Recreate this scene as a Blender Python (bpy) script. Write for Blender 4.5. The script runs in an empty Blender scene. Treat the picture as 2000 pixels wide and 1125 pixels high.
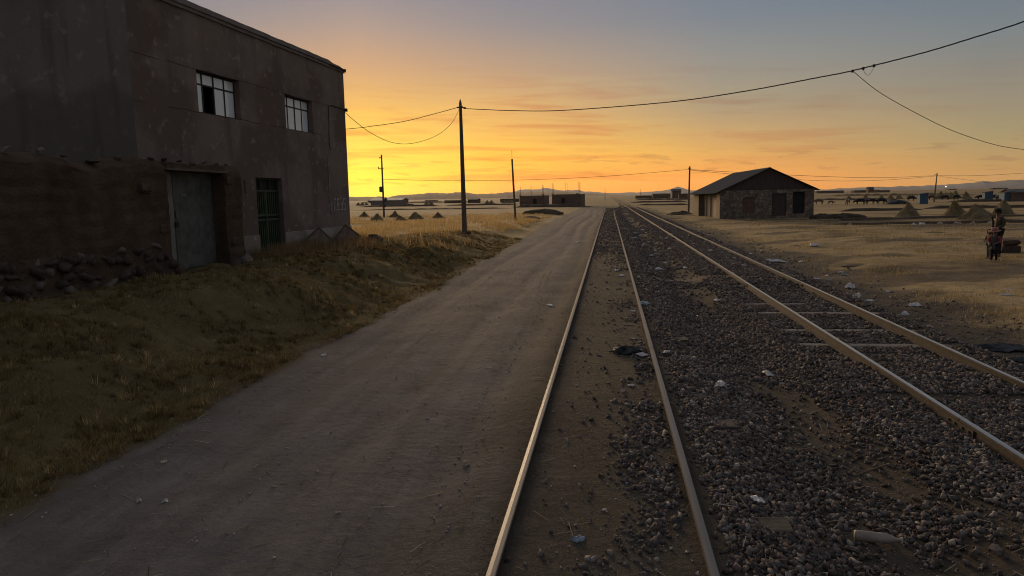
import bpy, bmesh, math, random
import numpy as np
from mathutils import Vector, Matrix, noise as mnoise

random.seed(7); RNG = np.random.default_rng(11)
SC = bpy.context.scene
COL = SC.collection
R = math.radians

# ------------------------------------------------------------------ camera
YAW, PITCH, ROLL = R(7.8667), R(7.2433), R(1.1458)
F = 1390.0 / 2000.0                      # focal length over image width
CAM = np.array([0.05, 0.0, 2.54])
fw = np.array([-math.sin(YAW)*math.cos(PITCH), math.cos(YAW)*math.cos(PITCH), -math.sin(PITCH)])
rt0 = np.array([math.cos(YAW), math.sin(YAW), 0.0]); up0 = np.cross(rt0, fw)
rt = math.cos(ROLL)*rt0 - math.sin(ROLL)*up0
up = math.sin(ROLL)*rt0 + math.cos(ROLL)*up0
cam_d = bpy.data.cameras.new('camera'); cam = bpy.data.objects.new('camera', cam_d); COL.objects.link(cam)
cam.matrix_world = Matrix(((rt[0], up[0], -fw[0], CAM[0]), (rt[1], up[1], -fw[1], CAM[1]), (rt[2], up[2], -fw[2], CAM[2]), (0, 0, 0, 1)))
cam_d.sensor_fit = 'HORIZONTAL'; cam_d.sensor_width = 36.0; cam_d.lens = 36.0*F
cam_d.clip_start = 0.05; cam_d.clip_end = 60000
SC.camera = cam
SC.cycles.pixel_filter_type = 'BLACKMAN_HARRIS'; SC.cycles.filter_width = 1.05

# ------------------------------------------------------------------ view
SC.view_settings.view_transform = 'Standard'; SC.view_settings.look = 'None'
SC.view_settings.exposure = 0.0; SC.view_settings.gamma = 1.0; SC.view_settings.use_curve_mapping = False

# ------------------------------------------------------------------ sky just after sunset
SUN_BEAR = R(-19.5)                      # bearing of the set sun, from +Y towards +X
SUN_EL = R(1.6)
def lin(c): return tuple(((v/255.0)/12.92 if v/255.0 <= 0.04045 else ((v/255.0+0.055)/1.055)**2.4) for v in c)
W = bpy.data.worlds.new('World'); SC.world = W; W.use_nodes = True
nt = W.node_tree; nt.nodes.clear(); N = nt.nodes; L = nt.links
def nd(t, **k):
    n = N.new(t)
    for a, b in k.items(): setattr(n, a, b)
    return n
def mth(op, a, b=None, c=None, clamp=False):
    n = nd('ShaderNodeMath', operation=op); n.use_clamp = clamp
    for i, v in enumerate((a, b, c)):
        if v is None: continue
        if isinstance(v, (int, float)): n.inputs[i].default_value = v
        else: L.new(v, n.inputs[i])
    return n.outputs[0]
def mixc(f, a, b, mode='MIX'):
    n = nd('ShaderNodeMix', data_type='RGBA', blend_type=mode)
    for i, v in ((0, f), (6, a), (7, b)):
        if isinstance(v, (int, float)): n.inputs[i].default_value = v
        elif isinstance(v, tuple): n.inputs[i].default_value = (*v, 1)
        else: L.new(v, n.inputs[i])
    return n.outputs[2]
tc = nd('ShaderNodeTexCoord'); sep = nd('ShaderNodeSeparateXYZ'); L.new(tc.outputs['Generated'], sep.inputs[0])
X_, Y_, Z_ = sep.outputs
el = mth('MULTIPLY', mth('ARCSINE', Z_), 180/math.pi)                      # degrees above the horizon
bear = mth('MULTIPLY', mth('SUBTRACT', mth('ARCTAN2', X_, Y_), SUN_BEAR), 180/math.pi)
az = mth('ABSOLUTE', mth('WRAP', bear, 180.0, -180.0))
elf = mth('POWER', mth('DIVIDE', mth('MAXIMUM', el, 0.0), 90.0, clamp=True), 0.5)
ELS = [0, 1.1, 3.4, 6.6, 10, 13, 15.5, 26, 50, 90]
COLS = {
 0:   [(255,208,40),(255,232,52),(255,222,86),(250,192,92),(214,166,122),(178,153,140),(150,142,146),(142,135,138),(130,130,136),(124,127,135)],
 11.4:[(248,138,38),(254,166,44),(254,188,68),(228,175,104),(188,154,126),(152,141,140),(134,133,142),(130,128,135),(126,128,135),(124,127,135)],
 27.5:[(240,136,44),(242,150,52),(212,158,92),(168,148,120),(146,142,136),(123,130,139),(115,125,139),(117,123,133),(121,125,134),(124,127,135)],
 45:  [(198,132,68),(190,140,80),(162,142,104),(144,134,118),(122,128,130),(106,119,132),(100,114,129),(110,119,131),(118,123,133),(124,127,135)],
 100: [(128,118,116),(132,120,118),(128,122,124),(118,120,130),(112,118,132),(108,117,132),(108,115,124),(113,119,131),(119,123,133),(124,127,135)],
 180: [(100,100,112),(116,106,116),(126,112,120),(122,114,126),(114,114,130),(110,115,132),(112,114,122),(113,118,130),(119,123,133),(124,127,135)],
}
def ramp(cols, aw=0.3):
    n = nd('ShaderNodeValToRGB'); cr = n.color_ramp; cr.interpolation = 'EASE' if False else 'LINEAR'
    while len(cr.elements) < len(ELS): cr.elements.new(0.5)
    for e, el_, c in zip(cr.elements, ELS, cols):
        e.position = (el_/90.0)**0.5; gn = 1+0.45*aw*math.exp(-el_/3.0); q_ = lin(c); e.color = (q_[0]*gn, q_[1]*gn, q_[2]*(1-0.45*max(0, 1.6*aw-0.6)*math.exp(-el_/3.5)), 1)
    L.new(elf, n.inputs[0]); return n.outputs[0]
keys = sorted(COLS); cur = ramp(COLS[keys[0]], 1.0)
for a, b in zip(keys[:-1], keys[1:]):
    mr = nd('ShaderNodeMapRange', interpolation_type='LINEAR'); mr.clamp = True
    L.new(az, mr.inputs[0]); mr.inputs[1].default_value = a; mr.inputs[2].default_value = b
    cur = mixc(mr.outputs[0], cur, ramp(COLS[b], {11.4: 0.85, 27.5: 0.6}.get(b, 0.35)))
# streaks of thin cloud, laid flat above the horizon
def cloud(scale_az, scale_el, seed, det, lo, hi, dist=0.4):
    cb = nd('ShaderNodeCombineXYZ')
    L.new(mth('MULTIPLY', bear, scale_az), cb.inputs[0]); L.new(mth('ADD', mth('MULTIPLY', el, scale_el), mth('MULTIPLY', bear, scale_el*0.03)), cb.inputs[1]); cb.inputs[2].default_value = seed
    nz = nd('ShaderNodeTexNoise'); nz.inputs['Scale'].default_value = 1.0; nz.inputs['Detail'].default_value = det
    nz.inputs['Roughness'].default_value = 0.55; nz.inputs['Distortion'].default_value = dist
    L.new(cb.outputs[0], nz.inputs['Vector'])
    mr = nd('ShaderNodeMapRange', interpolation_type='SMOOTHSTEP'); L.new(nz.outputs[0], mr.inputs[0]); mr.inputs[1].default_value = lo; mr.inputs[2].default_value = hi
    return mr.outputs[0]
def band(lo0, lo1, hi0, hi1):
    a = nd('ShaderNodeMapRange', interpolation_type='SMOOTHSTEP'); L.new(el, a.inputs[0]); a.inputs[1].default_value = lo0; a.inputs[2].default_value = lo1
    b = nd('ShaderNodeMapRange', interpolation_type='SMOOTHSTEP'); L.new(el, b.inputs[0]); b.inputs[1].default_value = hi0; b.inputs[2].default_value = hi1
    return mth('MULTIPLY', a.outputs[0], mth('SUBTRACT', 1.0, b.outputs[0]))
near = nd('ShaderNodeMapRange', interpolation_type='SMOOTHSTEP'); L.new(az, near.inputs[0]); near.inputs[1].default_value = 50; near.inputs[2].default_value = 18
nearw = near.outputs[0]
c1 = mth('MULTIPLY', mth('MULTIPLY', cloud(0.10, 1.25, 3.1, 4, 0.46, 0.72), band(0.3, 1.6, 6, 11)), mth('ADD', mth('MULTIPLY', nearw, 0.62), 0.14))
cur = mixc(c1, cur, mixc(1.0, cur, (0.86, 0.56, 0.55), 'MULTIPLY'))
c2 = mth('MULTIPLY', mth('MULTIPLY', cloud(0.07, 0.8, 9.7, 4, 0.48, 0.70), band(1.2, 2.5, 7, 12)), mth('ADD', mth('MULTIPLY', nearw, 0.40), 0.06))
cur = mixc(c2, cur, mixc(1.0, cur, (1.12, 1.20, 1.0), 'MULTIPLY'))
# a few small dark wisps low over the tracks
c3 = mth('MULTIPLY', mth('MULTIPLY', cloud(0.32, 2.6, 17.3, 3, 0.56, 0.66), band(0.5, 1.2, 2.9, 3.6)), 0.45)
cur = mixc(c3, cur, mixc(1.0, cur, (0.66, 0.56, 0.72), 'MULTIPLY'))
sky = nd('ShaderNodeTexSky', sky_type='NISHITA'); sky.sun_disc = False
sky.sun_elevation = SUN_EL; sky.sun_rotation = SUN_BEAR; sky.altitude = 3800; sky.air_density = 1.0; sky.dust_density = 1.5
bg1 = nd('ShaderNodeBackground'); L.new(cur, bg1.inputs[0]); bg1.inputs[1].default_value = 1.0
bg2 = nd('ShaderNodeBackground'); L.new(sky.outputs[0], bg2.inputs[0]); bg2.inputs[1].default_value = 0.006
add = nd('ShaderNodeAddShader'); L.new(bg1.outputs[0], add.inputs[0]); L.new(bg2.outputs[0], add.inputs[1])
wo = nd('ShaderNodeOutputWorld'); L.new(add.outputs[0], wo.inputs[0])

# the last warm light coming level from where the sun went down
sd = bpy.data.lights.new('sun', 'SUN'); sd.energy = 2.7; sd.angle = R(22); sd.color = (1.0, 0.70, 0.40)
so = bpy.data.objects.new('sun', sd); COL.objects.link(so)
sdir = Vector((math.sin(SUN_BEAR)*math.cos(R(8.5)), math.cos(SUN_BEAR)*math.cos(R(8.5)), math.sin(R(8.5))))
so.rotation_euler = sdir.to_track_quat('Z', 'Y').to_euler()

# ------------------------------------------------------------------ helpers
ORD = 'nearest,second nearest,third nearest,fourth nearest,fifth nearest,sixth nearest,seventh nearest,eighth nearest,ninth nearest,tenth nearest,eleventh nearest,twelfth nearest,thirteenth nearest,fourteenth nearest,fifteenth nearest,sixteenth nearest,seventeenth nearest,eighteenth nearest,nineteenth nearest,twentieth nearest,twenty-first nearest,twenty-second nearest,twenty-third nearest,twenty-fourth nearest,twenty-fifth nearest,twenty-sixth nearest'.split(',')
ORL = ['leftmost'] + [w.replace(' nearest', ' from the left') for w in ORD[1:]]
def tag(o, label=None, cat=None, group=None, kind=None):
    if label: o['label'] = label
    if cat: o['category'] = cat
    if group: o['group'] = group
    if kind: o['kind'] = kind
    return o
def empty(name, loc=(0,0,0), rz=0.0):
    o = bpy.data.objects.new(name, None); COL.objects.link(o); o.location = loc; o.rotation_euler = (0,0,rz); o.empty_display_size = 0.2
    return o
def link(name, me, mats, parent=None, loc=None, rot=None, smooth=False):
    o = bpy.data.objects.new(name, me); COL.objects.link(o)
    if mats is not None and len(me.materials) == 0:
        for m in (mats if isinstance(mats, (list, tuple)) else [mats]): me.materials.append(m)
    if smooth: me.polygons.foreach_set('use_smooth', [True]*len(me.polygons))
    if parent: o.parent = parent
    if loc is not None: o.location = loc
    if rot is not None: o.rotation_euler = rot
    return o
class MB:
    def __init__(s): s.v = []; s.f = []; s.m = []
    def add(s, vs, fs, mi=0):
        b = len(s.v); s.v += [tuple(map(float, v)) for v in vs]; s.f += [tuple(b+i for i in f) for f in fs]; s.m += [mi]*len(fs); return s
    def box(s, a, b, mi=0, M=None):
        (x0,y0,z0),(x1,y1,z1) = a, b
        vs = [(x0,y0,z0),(x1,y0,z0),(x1,y1,z0),(x0,y1,z0),(x0,y0,z1),(x1,y0,z1),(x1,y1,z1),(x0,y1,z1)]
        if M is not None: vs = [tuple(M @ Vector(v)) for v in vs]
        return s.add(vs, [(0,3,2,1),(4,5,6,7),(0,1,5,4),(1,2,6,5),(2,3,7,6),(3,0,4,7)], mi)
    def bbox(s, a, b, c=0.01, mi=0, M=None, jit=0.0):
        # chamfered box: eight corners cut on the top and bottom rings
        (x0,y0,z0),(x1,y1,z1) = a, b; vs = []
        for z, k in ((z0,c),(z0+c,0),(z1-c,0),(z1,c)):
            for x, y in ((x0+k,y0+k),(x1-k,y0+k),(x1-k,y1-k),(x0+k,y1-k)):
                vs.append((x+random.uniform(-jit,jit), y+random.uniform(-jit,jit), z+random.uniform(-jit,jit)))
        if M is not None: vs = [tuple(M @ Vector(v)) for v in vs]
        fs = [(3,2,1,0),(12,13,14,15)]
        for r in range(3):
            for i in range(4): fs.append((r*4+i, r*4+(i+1)%4, r*4+4+(i+1)%4, r*4+4+i))
        return s.add(vs, fs, mi)
    def tube(s, pts, rad, n=6, mi=0, cap=True):
        pts = [Vector(p) for p in pts]; rad = rad if isinstance(rad, (list, tuple)) else [rad]*len(pts); vs = []
        for i, p in enumerate(pts):
            t = (pts[min(i+1, len(pts)-1)] - pts[max(i-1, 0)]).normalized()
            a = t.orthogonal().normalized() if abs(t.z) > 0.95 else Vector((0,0,1)).cross(t).normalized()
            if abs(t.z) > 0.95: a = Vector((1,0,0)) - t*t.x; a.normalize()
            b = t.cross(a)
            for k in range(n):
                g = 2*math.pi*k/n; vs.append(p + (a*math.cos(g) + b*math.sin(g))*rad[i])
        fs = [(i*n+k, i*n+(k+1)%n, (i+1)*n+(k+1)%n, (i+1)*n+k) for i in range(len(pts)-1) for k in range(n)]
        if cap: fs += [tuple(range(n-1,-1,-1)), tuple((len(pts)-1)*n+k for k in range(n))]
        return s.add(vs, fs, mi)
    def mesh(s, name='mesh'):
        me = bpy.data.meshes.new(name); me.from_pydata(s.v, [], s.f); me.update(); return me
    def build(s, name, mats, parent=None, smooth=False, loc=None, rot=None):
        me = s.mesh(name); o = link(name, me, mats, parent, loc, rot, smooth)
        if any(s.m): me.polygons.foreach_set('material_index', s.m)
        return o
def np_mesh(name, V, T, mats, parent=None, cols=None, smooth=False):
    # V (n,3), T (m,3) triangles; cols (n,3) or None
    me = bpy.data.meshes.new(name); me.vertices.add(len(V)); me.vertices.foreach_set('co', np.ascontiguousarray(V, dtype=np.float32).ravel())
    me.loops.add(T.size); me.loops.foreach_set('vertex_index', np.ascontiguousarray(T, dtype=np.int32).ravel())
    k = T.shape[1]; me.polygons.add(len(T)); me.polygons.foreach_set('loop_start', np.arange(0, T.size, k, dtype=np.int32))
    if cols is not None:
        at = me.color_attributes.new('tint', 'FLOAT_COLOR', 'POINT'); c = np.ones((len(V), 4), np.float32); c[:, :cols.shape[1]] = cols; at.data.foreach_set('color', c.ravel())
    me.update(calc_edges=True); me.validate()
    if smooth: me.polygons.foreach_set('use_smooth', np.ones(len(T), dtype=bool))
    return link(name, me, mats, parent)
def copy_tree(o, parent=None):
    c = o.copy(); COL.objects.link(c); c.parent = parent
    if parent is not None: c.matrix_parent_inverse = o.matrix_parent_inverse
    for ch in list(o.children): copy_tree(ch, c)
    return c
def hsh(ix, iy, s):
    n = (ix.astype(np.int64)*374761393 + iy.astype(np.int64)*668265263 + s*974711) & 0x7fffffff
    n = ((n ^ (n >> 13))*1274126177) & 0x7fffffff
    return ((n ^ (n >> 16)) & 0xffff)/65535.0
def vn(x, y, s=0):
    x = np.asarray(x, float); y = np.asarray(y, float); ix = np.floor(x); iy = np.floor(y); fx = x-ix; fy = y-iy
    fx = fx*fx*(3-2*fx); fy = fy*fy*(3-2*fy)
    a = hsh(ix,iy,s); b = hsh(ix+1,iy,s); c = hsh(ix,iy+1,s); d = hsh(ix+1,iy+1,s)
    return (a*(1-fx)+b*fx)*(1-fy) + (c*(1-fx)+d*fx)*fy
def fbm(x, y, s=0, o=4):
    r = 0.0; a = 0.5; t = 0.0
    for i in range(o): r = r + a*vn(x*2**i+17.3*i, y*2**i-9.1*i, s+i); t += a; a *= 0.5
    return r/t
def ss(a, b, x):
    t = np.clip((np.asarray(x, float)-a)/(b-a), 0, 1); return t*t*(3-2*t)

# ------------------------------------------------------------------ materials
def mat(name, base, rough=0.9, metal=0.0, var=0.25, scale=6.0, bump=0.3, bscale=None, spec=0.3, detail=6.0, base2=None, tint=False, stretch=(1,1,1), bdist=0.02, coords='Object', emit=None):
    m = bpy.data.materials.new(name); m.use_nodes = True; t = m.node_tree; t.nodes.clear(); n_ = t.nodes; l = t.links
    out = n_.new('ShaderNodeOutputMaterial'); p = n_.new('ShaderNodeBsdfPrincipled'); l.new(p.outputs[0], out.inputs[0])
    p.inputs['Roughness'].default_value = rough; p.inputs['Metallic'].default_value = metal; p.inputs['Specular IOR Level'].default_value = spec
    tcn = n_.new('ShaderNodeTexCoord'); mp = n_.new('ShaderNodeMapping'); mp.inputs['Scale'].default_value = stretch; l.new(tcn.outputs[coords], mp.inputs[0])
    nz = n_.new('ShaderNodeTexNoise'); nz.inputs['Scale'].default_value = scale; nz.inputs['Detail'].default_value = detail; nz.inputs['Roughness'].default_value = 0.62; l.new(mp.outputs[0], nz.inputs['Vector'])
    b2 = base2 if base2 else tuple(c*(1-var) for c in base)
    mr = n_.new('ShaderNodeMapRange'); mr.inputs[1].default_value = 0.32; mr.inputs[2].default_value = 0.68; l.new(nz.outputs[0], mr.inputs[0])
    mx = n_.new('ShaderNodeMix'); mx.data_type = 'RGBA'; mx.inputs[6].default_value = (*b2, 1); mx.inputs[7].default_value = (*(tuple(min(1, c*(1+var)) for c in base) if not base2 else base), 1); l.new(mr.outputs[0], mx.inputs[0])
    c = mx.outputs[2]
    if tint:
        at = n_.new('ShaderNodeAttribute'); at.attribute_name = 'tint'; m2 = n_.new('ShaderNodeMix'); m2.data_type = 'RGBA'; m2.blend_type = 'MULTIPLY'; m2.inputs[0].default_value = 1
        l.new(c, m2.inputs[6]); l.new(at.outputs['Color'], m2.inputs[7]); c = m2.outputs[2]
    l.new(c, p.inputs['Base Color'])
    if bump > 0:
        nb = n_.new('ShaderNodeTexNoise'); nb.inputs['Scale'].default_value = bscale or scale*4; nb.inputs['Detail'].default_value = 5; l.new(mp.outputs[0], nb.inputs['Vector'])
        bp = n_.new('ShaderNodeBump'); bp.inputs['Strength'].default_value = bump; bp.inputs['Distance'].default_value = bdist; l.new(nb.outputs[0], bp.inputs['Height']); l.new(bp.outputs[0], p.inputs['Normal'])
    if emit:
        p.inputs['Emission Color'].default_value = (*emit[0], 1); p.inputs['Emission Strength'].default_value = emit[1]
    m['p'] = 1
    return m
def P(m): return next(n for n in m.node_tree.nodes if n.type == 'BSDF_PRINCIPLED')
def blade_mat(name, base, trans=0.4):
    m = bpy.data.materials.new(name); m.use_nodes = True; t = m.node_tree; t.nodes.clear(); n_ = t.nodes; l = t.links
    out = n_.new('ShaderNodeOutputMaterial'); d = n_.new('ShaderNodeBsdfDiffuse'); tr = n_.new('ShaderNodeBsdfTranslucent'); mx = n_.new('ShaderNodeMixShader'); mx.inputs[0].default_value = trans
    at = n_.new('ShaderNodeAttribute'); at.attribute_name = 'tint'; m2 = n_.new('ShaderNodeMix'); m2.data_type = 'RGBA'; m2.blend_type = 'MULTIPLY'; m2.inputs[0].default_value = 1; m2.inputs[6].default_value = (*base, 1)
    l.new(at.outputs['Color'], m2.inputs[7]); l.new(m2.outputs[2], d.inputs[0]); l.new(m2.outputs[2], tr.inputs[0]); l.new(d.outputs[0], mx.inputs[1]); l.new(tr.outputs[0], mx.inputs[2]); l.new(mx.outputs[0], out.inputs[0])
    return m
# ------------------------------------------------------------------ terrain
SLX, SRX, MLX, MRX = -0.7175, 0.7175, 3.76, 5.195     # rails: siding left/right, main left/right
RAILTOP = 0.12
def track_x(y):                                        # centre line of the siding; it joins the main line far off
    return np.interp(y, [-30, 92, 108, 120, 135, 150, 168, 192], [0, 0, 0.02, 0.35, 1.25, 2.5, 3.7, 4.4775])
def road_edge(Y): return -5.0 + 0.55*(fbm(Y*0.35, Y*0+2.2, 5, 4)-0.5) - 0.9*ss(25, 80, Y) + 2.5*ss(160, 420, Y)
def H(X, Y):
    X = np.asarray(X, float); Y = np.asarray(Y, float)
    near = 1-ss(60, 160, Y)
    z = 0.05*(fbm(X*0.6, Y*0.6, 1, 3)-0.5)*near
    xe = road_edge(Y)
    # road: worn wheel lines, rising to the rail
    rd = ss(xe-0.3, xe+0.4, X)*(1-ss(-0.95, -0.75, X))
    rut = sum(np.exp(-((X-c-0.25*np.sin(Y*0.11+c))/0.28)**2) for c in (-3.9, -2.35, -1.35))
    z = z + rd*(0.02 - 0.05*rut + 0.010*(fbm(X*6, Y*2.2, 8, 3)-0.5) + 0.05*(fbm(X*1.1, Y*0.35, 9, 2)-0.5))
    z = z + 0.045*ss(-1.7, -0.8, X)*(1-ss(0.9, 1.9, X))*near
    # shoulder of the siding and the drain between the two lines
    z = z - 0.17*ss(1.1, 2.0, X)*(1-ss(2.3, 3.2, X))*near
    z = z + (0.012 - 0.062*ss(10.0,11.8,Y)*(1-ss(18.5,22.0,Y)))*ss(3.0, 3.4, X)*(1-ss(5.5, 5.8, X))
    z = z - 0.10*ss(5.7, 6.3, X)*(1-ss(7.0, 9.5, X))*near + 0.06*(fbm(X*0.9, Y*0.9, 21, 4)-0.5)*ss(6, 7.5, X)*near*2
    z = z + (0.15*ss(8, 13, X) + (0.42*(fbm(X*0.22, Y*0.22, 31, 3)-0.5) + 0.16*(fbm(X*0.8, Y*0.6, 33, 3)-0.5))*ss(7, 11, X))*(1-ss(38, 62, Y))
    # bank below the buildings on the left
    amp = np.interp(Y, [-20, 8, 20, 28, 36, 45, 75, 130], [1.0, 1.05, 1.0, 0.95, 0.72, 0.50, 0.26, 0.05])
    t = np.clip((xe-0.05-X)/3.4, 0, 1)
    n1 = fbm(X*0.8, Y*0.55, 41, 4)-0.5
    prof = t*t*(3-2*t)
    bk = amp*prof + ss(0.05, 0.4, t)*(1-0.55*ss(0.9, 1.0, t))*amp*n1*0.42
    # little eroded scarp along the top of the bank
    sc = -0.22*np.exp(-((X+7.1+0.5*np.sin(Y*0.5))/0.38)**2)*ss(17, 19, Y)*(1-ss(30, 33, Y))*ss(0.42, 0.56, fbm(X*0.3+4, Y*0.3, 44, 2))
    sc = sc + 0.30*np.exp(-((X+6.6)/0.55)**2-((Y-25.6)/1.9)**2) + 0.2*np.exp(-((X+6.7)/0.4)**2-((Y-21.0)/1.0)**2)
    sc = sc + 0.28*np.exp(-((X+7.0)/0.9)**2-((Y-14.0)/1.3)**2) - 0.15*np.exp(-((X+6.2)/0.7)**2-((Y-12.0)/1.4)**2)
    bk = bk + sc*ss(0.0, 0.25, t) + ss(0.03, 0.25, t)*(0.13*(fbm(X*2.6, Y*2.2, 46, 2)-0.5) + 0.05*(fbm(X*7, Y*6, 47, 2)-0.5))*(1-ss(40, 60, Y))
    field = 1-0.55*ss(0.0, 14.0, -13-X)*ss(20, 30, Y)
    z = z + bk*field
    z = z + 0.12*(fbm(X*0.12, Y*0.12, 51, 3)-0.5)*ss(50, 90, Y)*(1-ss(400, 900, Y))
    return z
def h1(x, y): return float(H(np.array([x]), np.array([y]))[0])

def axis(lo, hi, f0, f1, st, grow, lim):
    a = list(np.arange(f0, f1, st)); s = st; x = f0
    left = []
    while x > lo: s = min(s*grow, lim); x -= s; left.append(x)
    s = st; x = a[-1]; right = []
    while x < hi: s = min(s*grow, lim); x += s; right.append(x)
    return np.array(left[::-1] + a + right)
GX = axis(-14000, 14000, -9.4, 9.0, 0.075, 1.16, 4000)
gy = [-14.0]
while gy[-1] < 2.0: gy.append(gy[-1]+0.5)
while gy[-1] < 14500: gy.append(gy[-1] + max(0.055, 0.0105*gy[-1], 0.00022*gy[-1]**1.6 if gy[-1] > 100 else 0))
GY = np.array(gy)
XX, YY = np.meshgrid(GX, GY)
ZZ = H(XX, YY)
nx, ny = len(GX), len(GY)
# kinds of ground, one weight each: road, green-brown turf, straw, (rest is bare soil)
XE = road_edge(YY); nw = fbm(XX*1.3, YY*1.3, 61, 4)-0.5; nb_ = fbm(XX*0.25, YY*0.25, 63, 4)-0.5
m_road = (1-ss(120, 240, YY))*ss(-0.12, 0.25, XX-XE+nw*0.5)*(1-0.75*ss(-1.9, -0.8, XX+nw*0.9))*(1-ss(-1.0, -0.72, XX+nw*0.35))
m_turf = (1-ss(-0.25, 0.15, XX-XE+nw*0.6))*(1-ss(30, 44, YY + nb_*14 + 0.6*(XX+9)))*(1-0.0*XX)
sr = ss(6.3, 8.3, XX + nb_*2.6 + nw*1.6)*(1-0.75*(1-ss(70, 120, YY))*ss(0.50, 0.62, fbm(XX*0.30+3, YY*0.42, 68, 4)))
m_straw = np.clip((1-ss(-0.3, 0.2, XX-XE+nw*0.5))*ss(26, 42, YY + nb_*14 + 0.6*(XX+9)) + sr + ss(110, 170, YY)*ss(5.6, 6.6, XX) + ss(130, 230, YY)*(1-ss(2.6, 3.2, XX)*(1-ss(5.8, 6.4, XX))), 0, 1)
m_straw = m_straw*(1-0.30*ss(80, 260, YY)); m_gully = ss(1.4, 1.9, XX)*(1-ss(5.9, 6.3, XX))
pth = np.exp(-((YY-22.6-0.35*np.sin(XX*1.1))/0.45)**2)*ss(0.7, 1.0, XX)*(1-ss(7.5, 9.0, XX))
MASK = np.stack([m_road, m_turf, m_straw, np.clip(pth, 0, 1)], -1)

def ground_material():
    m = bpy.data.materials.new('earth'); m.use_nodes = True; t = m.node_tree; t.nodes.clear(); n_ = t.nodes; l = t.links
    out = n_.new('ShaderNodeOutputMaterial'); p = n_.new('ShaderNodeBsdfPrincipled'); l.new(p.outputs[0], out.inputs[0]); p.inputs['Specular IOR Level'].default_value = 0.12; p.inputs['Roughness'].default_value = 0.95
    g = n_.new('ShaderNodeNewGeometry')
    def noise(scale, det=5, stretch=None, dim='3D', rough=0.6):
        z = n_.new('ShaderNodeTexNoise'); z.inputs['Scale'].default_value = scale; z.inputs['Detail'].default_value = det; z.inputs['Roughness'].default_value = rough
        if stretch:
            mp = n_.new('ShaderNodeMapping'); mp.inputs['Scale'].default_value = stretch; l.new(g.outputs['Position'], mp.inputs[0]); l.new(mp.outputs[0], z.inputs['Vector'])
        else: l.new(g.outputs['Position'], z.inputs['Vector'])
        return z.outputs[0]
    def rng(s, a, b):
        r = n_.new('ShaderNodeMapRange'); r.inputs[1].default_value = a; r.inputs[2].default_value = b; l.new(s, r.inputs[0]); return r.outputs[0]
    def mix(f, a, b):
        x = n_.new('ShaderNodeMix'); x.data_type = 'RGBA'
        for i, v in ((0, f), (6, a), (7, b)):
            if isinstance(v, tuple): x.inputs[i].default_value = (*v, 1)
            elif isinstance(v, (int, float)): x.inputs[i].default_value = v
            else: l.new(v, x.inputs[i])
        return x.outputs[2]
    at = n_.new('ShaderNodeAttribute'); at.attribute_name = 'tint'; sp = n_.new('ShaderNodeSeparateColor'); l.new(at.outputs['Color'], sp.inputs[0])
    broad = rng(noise(0.45, 4), 0.35, 0.65); mid = rng(noise(3.0, 5), 0.35, 0.65); fine = rng(noise(38, 4), 0.3, 0.7); lines = rng(noise(1.0, 6, (3.6, 0.16, 1)), 0.40, 0.60)
    soil = mix(mid, (0.038, 0.030, 0.023), (0.088, 0.070, 0.053)); soil = mix(fine, soil, mix(0.5, soil, (0.16, 0.132, 0.10)))
    soil = mix(broad, soil, (0.066, 0.052, 0.038))
    road = mix(lines, (0.086, 0.074, 0.070), (0.160, 0.141, 0.132)); road = mix(mid, road, mix(0.35, road, (0.09, 0.07, 0.06))); road = mix(fine, road, mix(0.4, road, (0.28, 0.235, 0.20))); road = mix(rng(noise(1.4, 6), 0.42, 0.60), road, mix(0.45, road, (0.075, 0.062, 0.056))); road = mix(broad, road, mix(0.35, road, (0.22, 0.185, 0.16)))
    turf = mix(mid, (0.100, 0.073, 0.032), (0.195, 0.145, 0.066)); turf = mix(broad, turf, (0.122, 0.091, 0.041))
    sband = rng(noise(1.0, 5, (0.012, 0.085, 1)), 0.36, 0.62)
    straw = mix(mid, (0.32, 0.220, 0.100), (0.58, 0.42, 0.205)); straw = mix(fine, straw, mix(0.5, straw, (0.52, 0.39, 0.21))); straw = mix(broad, straw, mix(0.45, straw, (0.20, 0.14, 0.072)))
    straw = mix(sband, mix(0.62, straw, (0.135, 0.088, 0.040)), straw)
    c = mix(sp.outputs[0], soil, road); c = mix(sp.outputs[1], c, turf); c = mix(sp.outputs[2], c, straw)
    c = mix(at.outputs['Alpha'], c, (0.17, 0.125, 0.09))
    l.new(c, p.inputs['Base Color'])
    ad = n_.new('ShaderNodeMath'); ad.operation = 'ADD'; ml = n_.new('ShaderNodeMath'); ml.operation = 'MULTIPLY'; ml.inputs[1].default_value = 0.35
    l.new(noise(55, 5), ml.inputs[0]); l.new(noise(9, 6), ad.inputs[0]); l.new(ml.outputs[0], ad.inputs[1])
    bp = n_.new('ShaderNodeBump'); bp.inputs['Strength'].default_value = 0.8; bp.inputs['Distance'].default_value = 0.04; l.new(ad.outputs[0], bp.inputs['Height']); l.new(bp.outputs[0], p.inputs['Normal'])
    return m
M_EARTH = ground_material()
# one sheet, cut into road, track bed and open ground along their ragged borders
cx = 0.5*(XX[:-1,:-1]+XX[1:,1:]); cy = 0.5*(YY[:-1,:-1]+YY[1:,1:])
ew = road_edge(cy) + 0.5*(0.5-fbm(cx*1.3, cy*1.3, 61, 4))
is_road = (cx > ew) & (cx < -0.72+track_x(cy)*(cy > 100)) & (cy < 260)
is_bed = (~is_road) & (cx >= -0.72) & (cx < 6.3 + 1.2*(fbm(cx*0.8, cy*0.8, 66, 3)-0.5)) & (cy < 900)
idx = np.arange(nx*ny).reshape(ny, nx)
quads = np.stack([idx[:-1,:-1], idx[:-1,1:], idx[1:,1:], idx[1:,:-1]], -1)
allV = np.stack([XX, YY, ZZ], -1).reshape(-1, 3); allM = MASK.reshape(-1, 4)
dzx = np.gradient(ZZ, GX, axis=1); dzy = np.gradient(ZZ, GY, axis=0)
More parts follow.
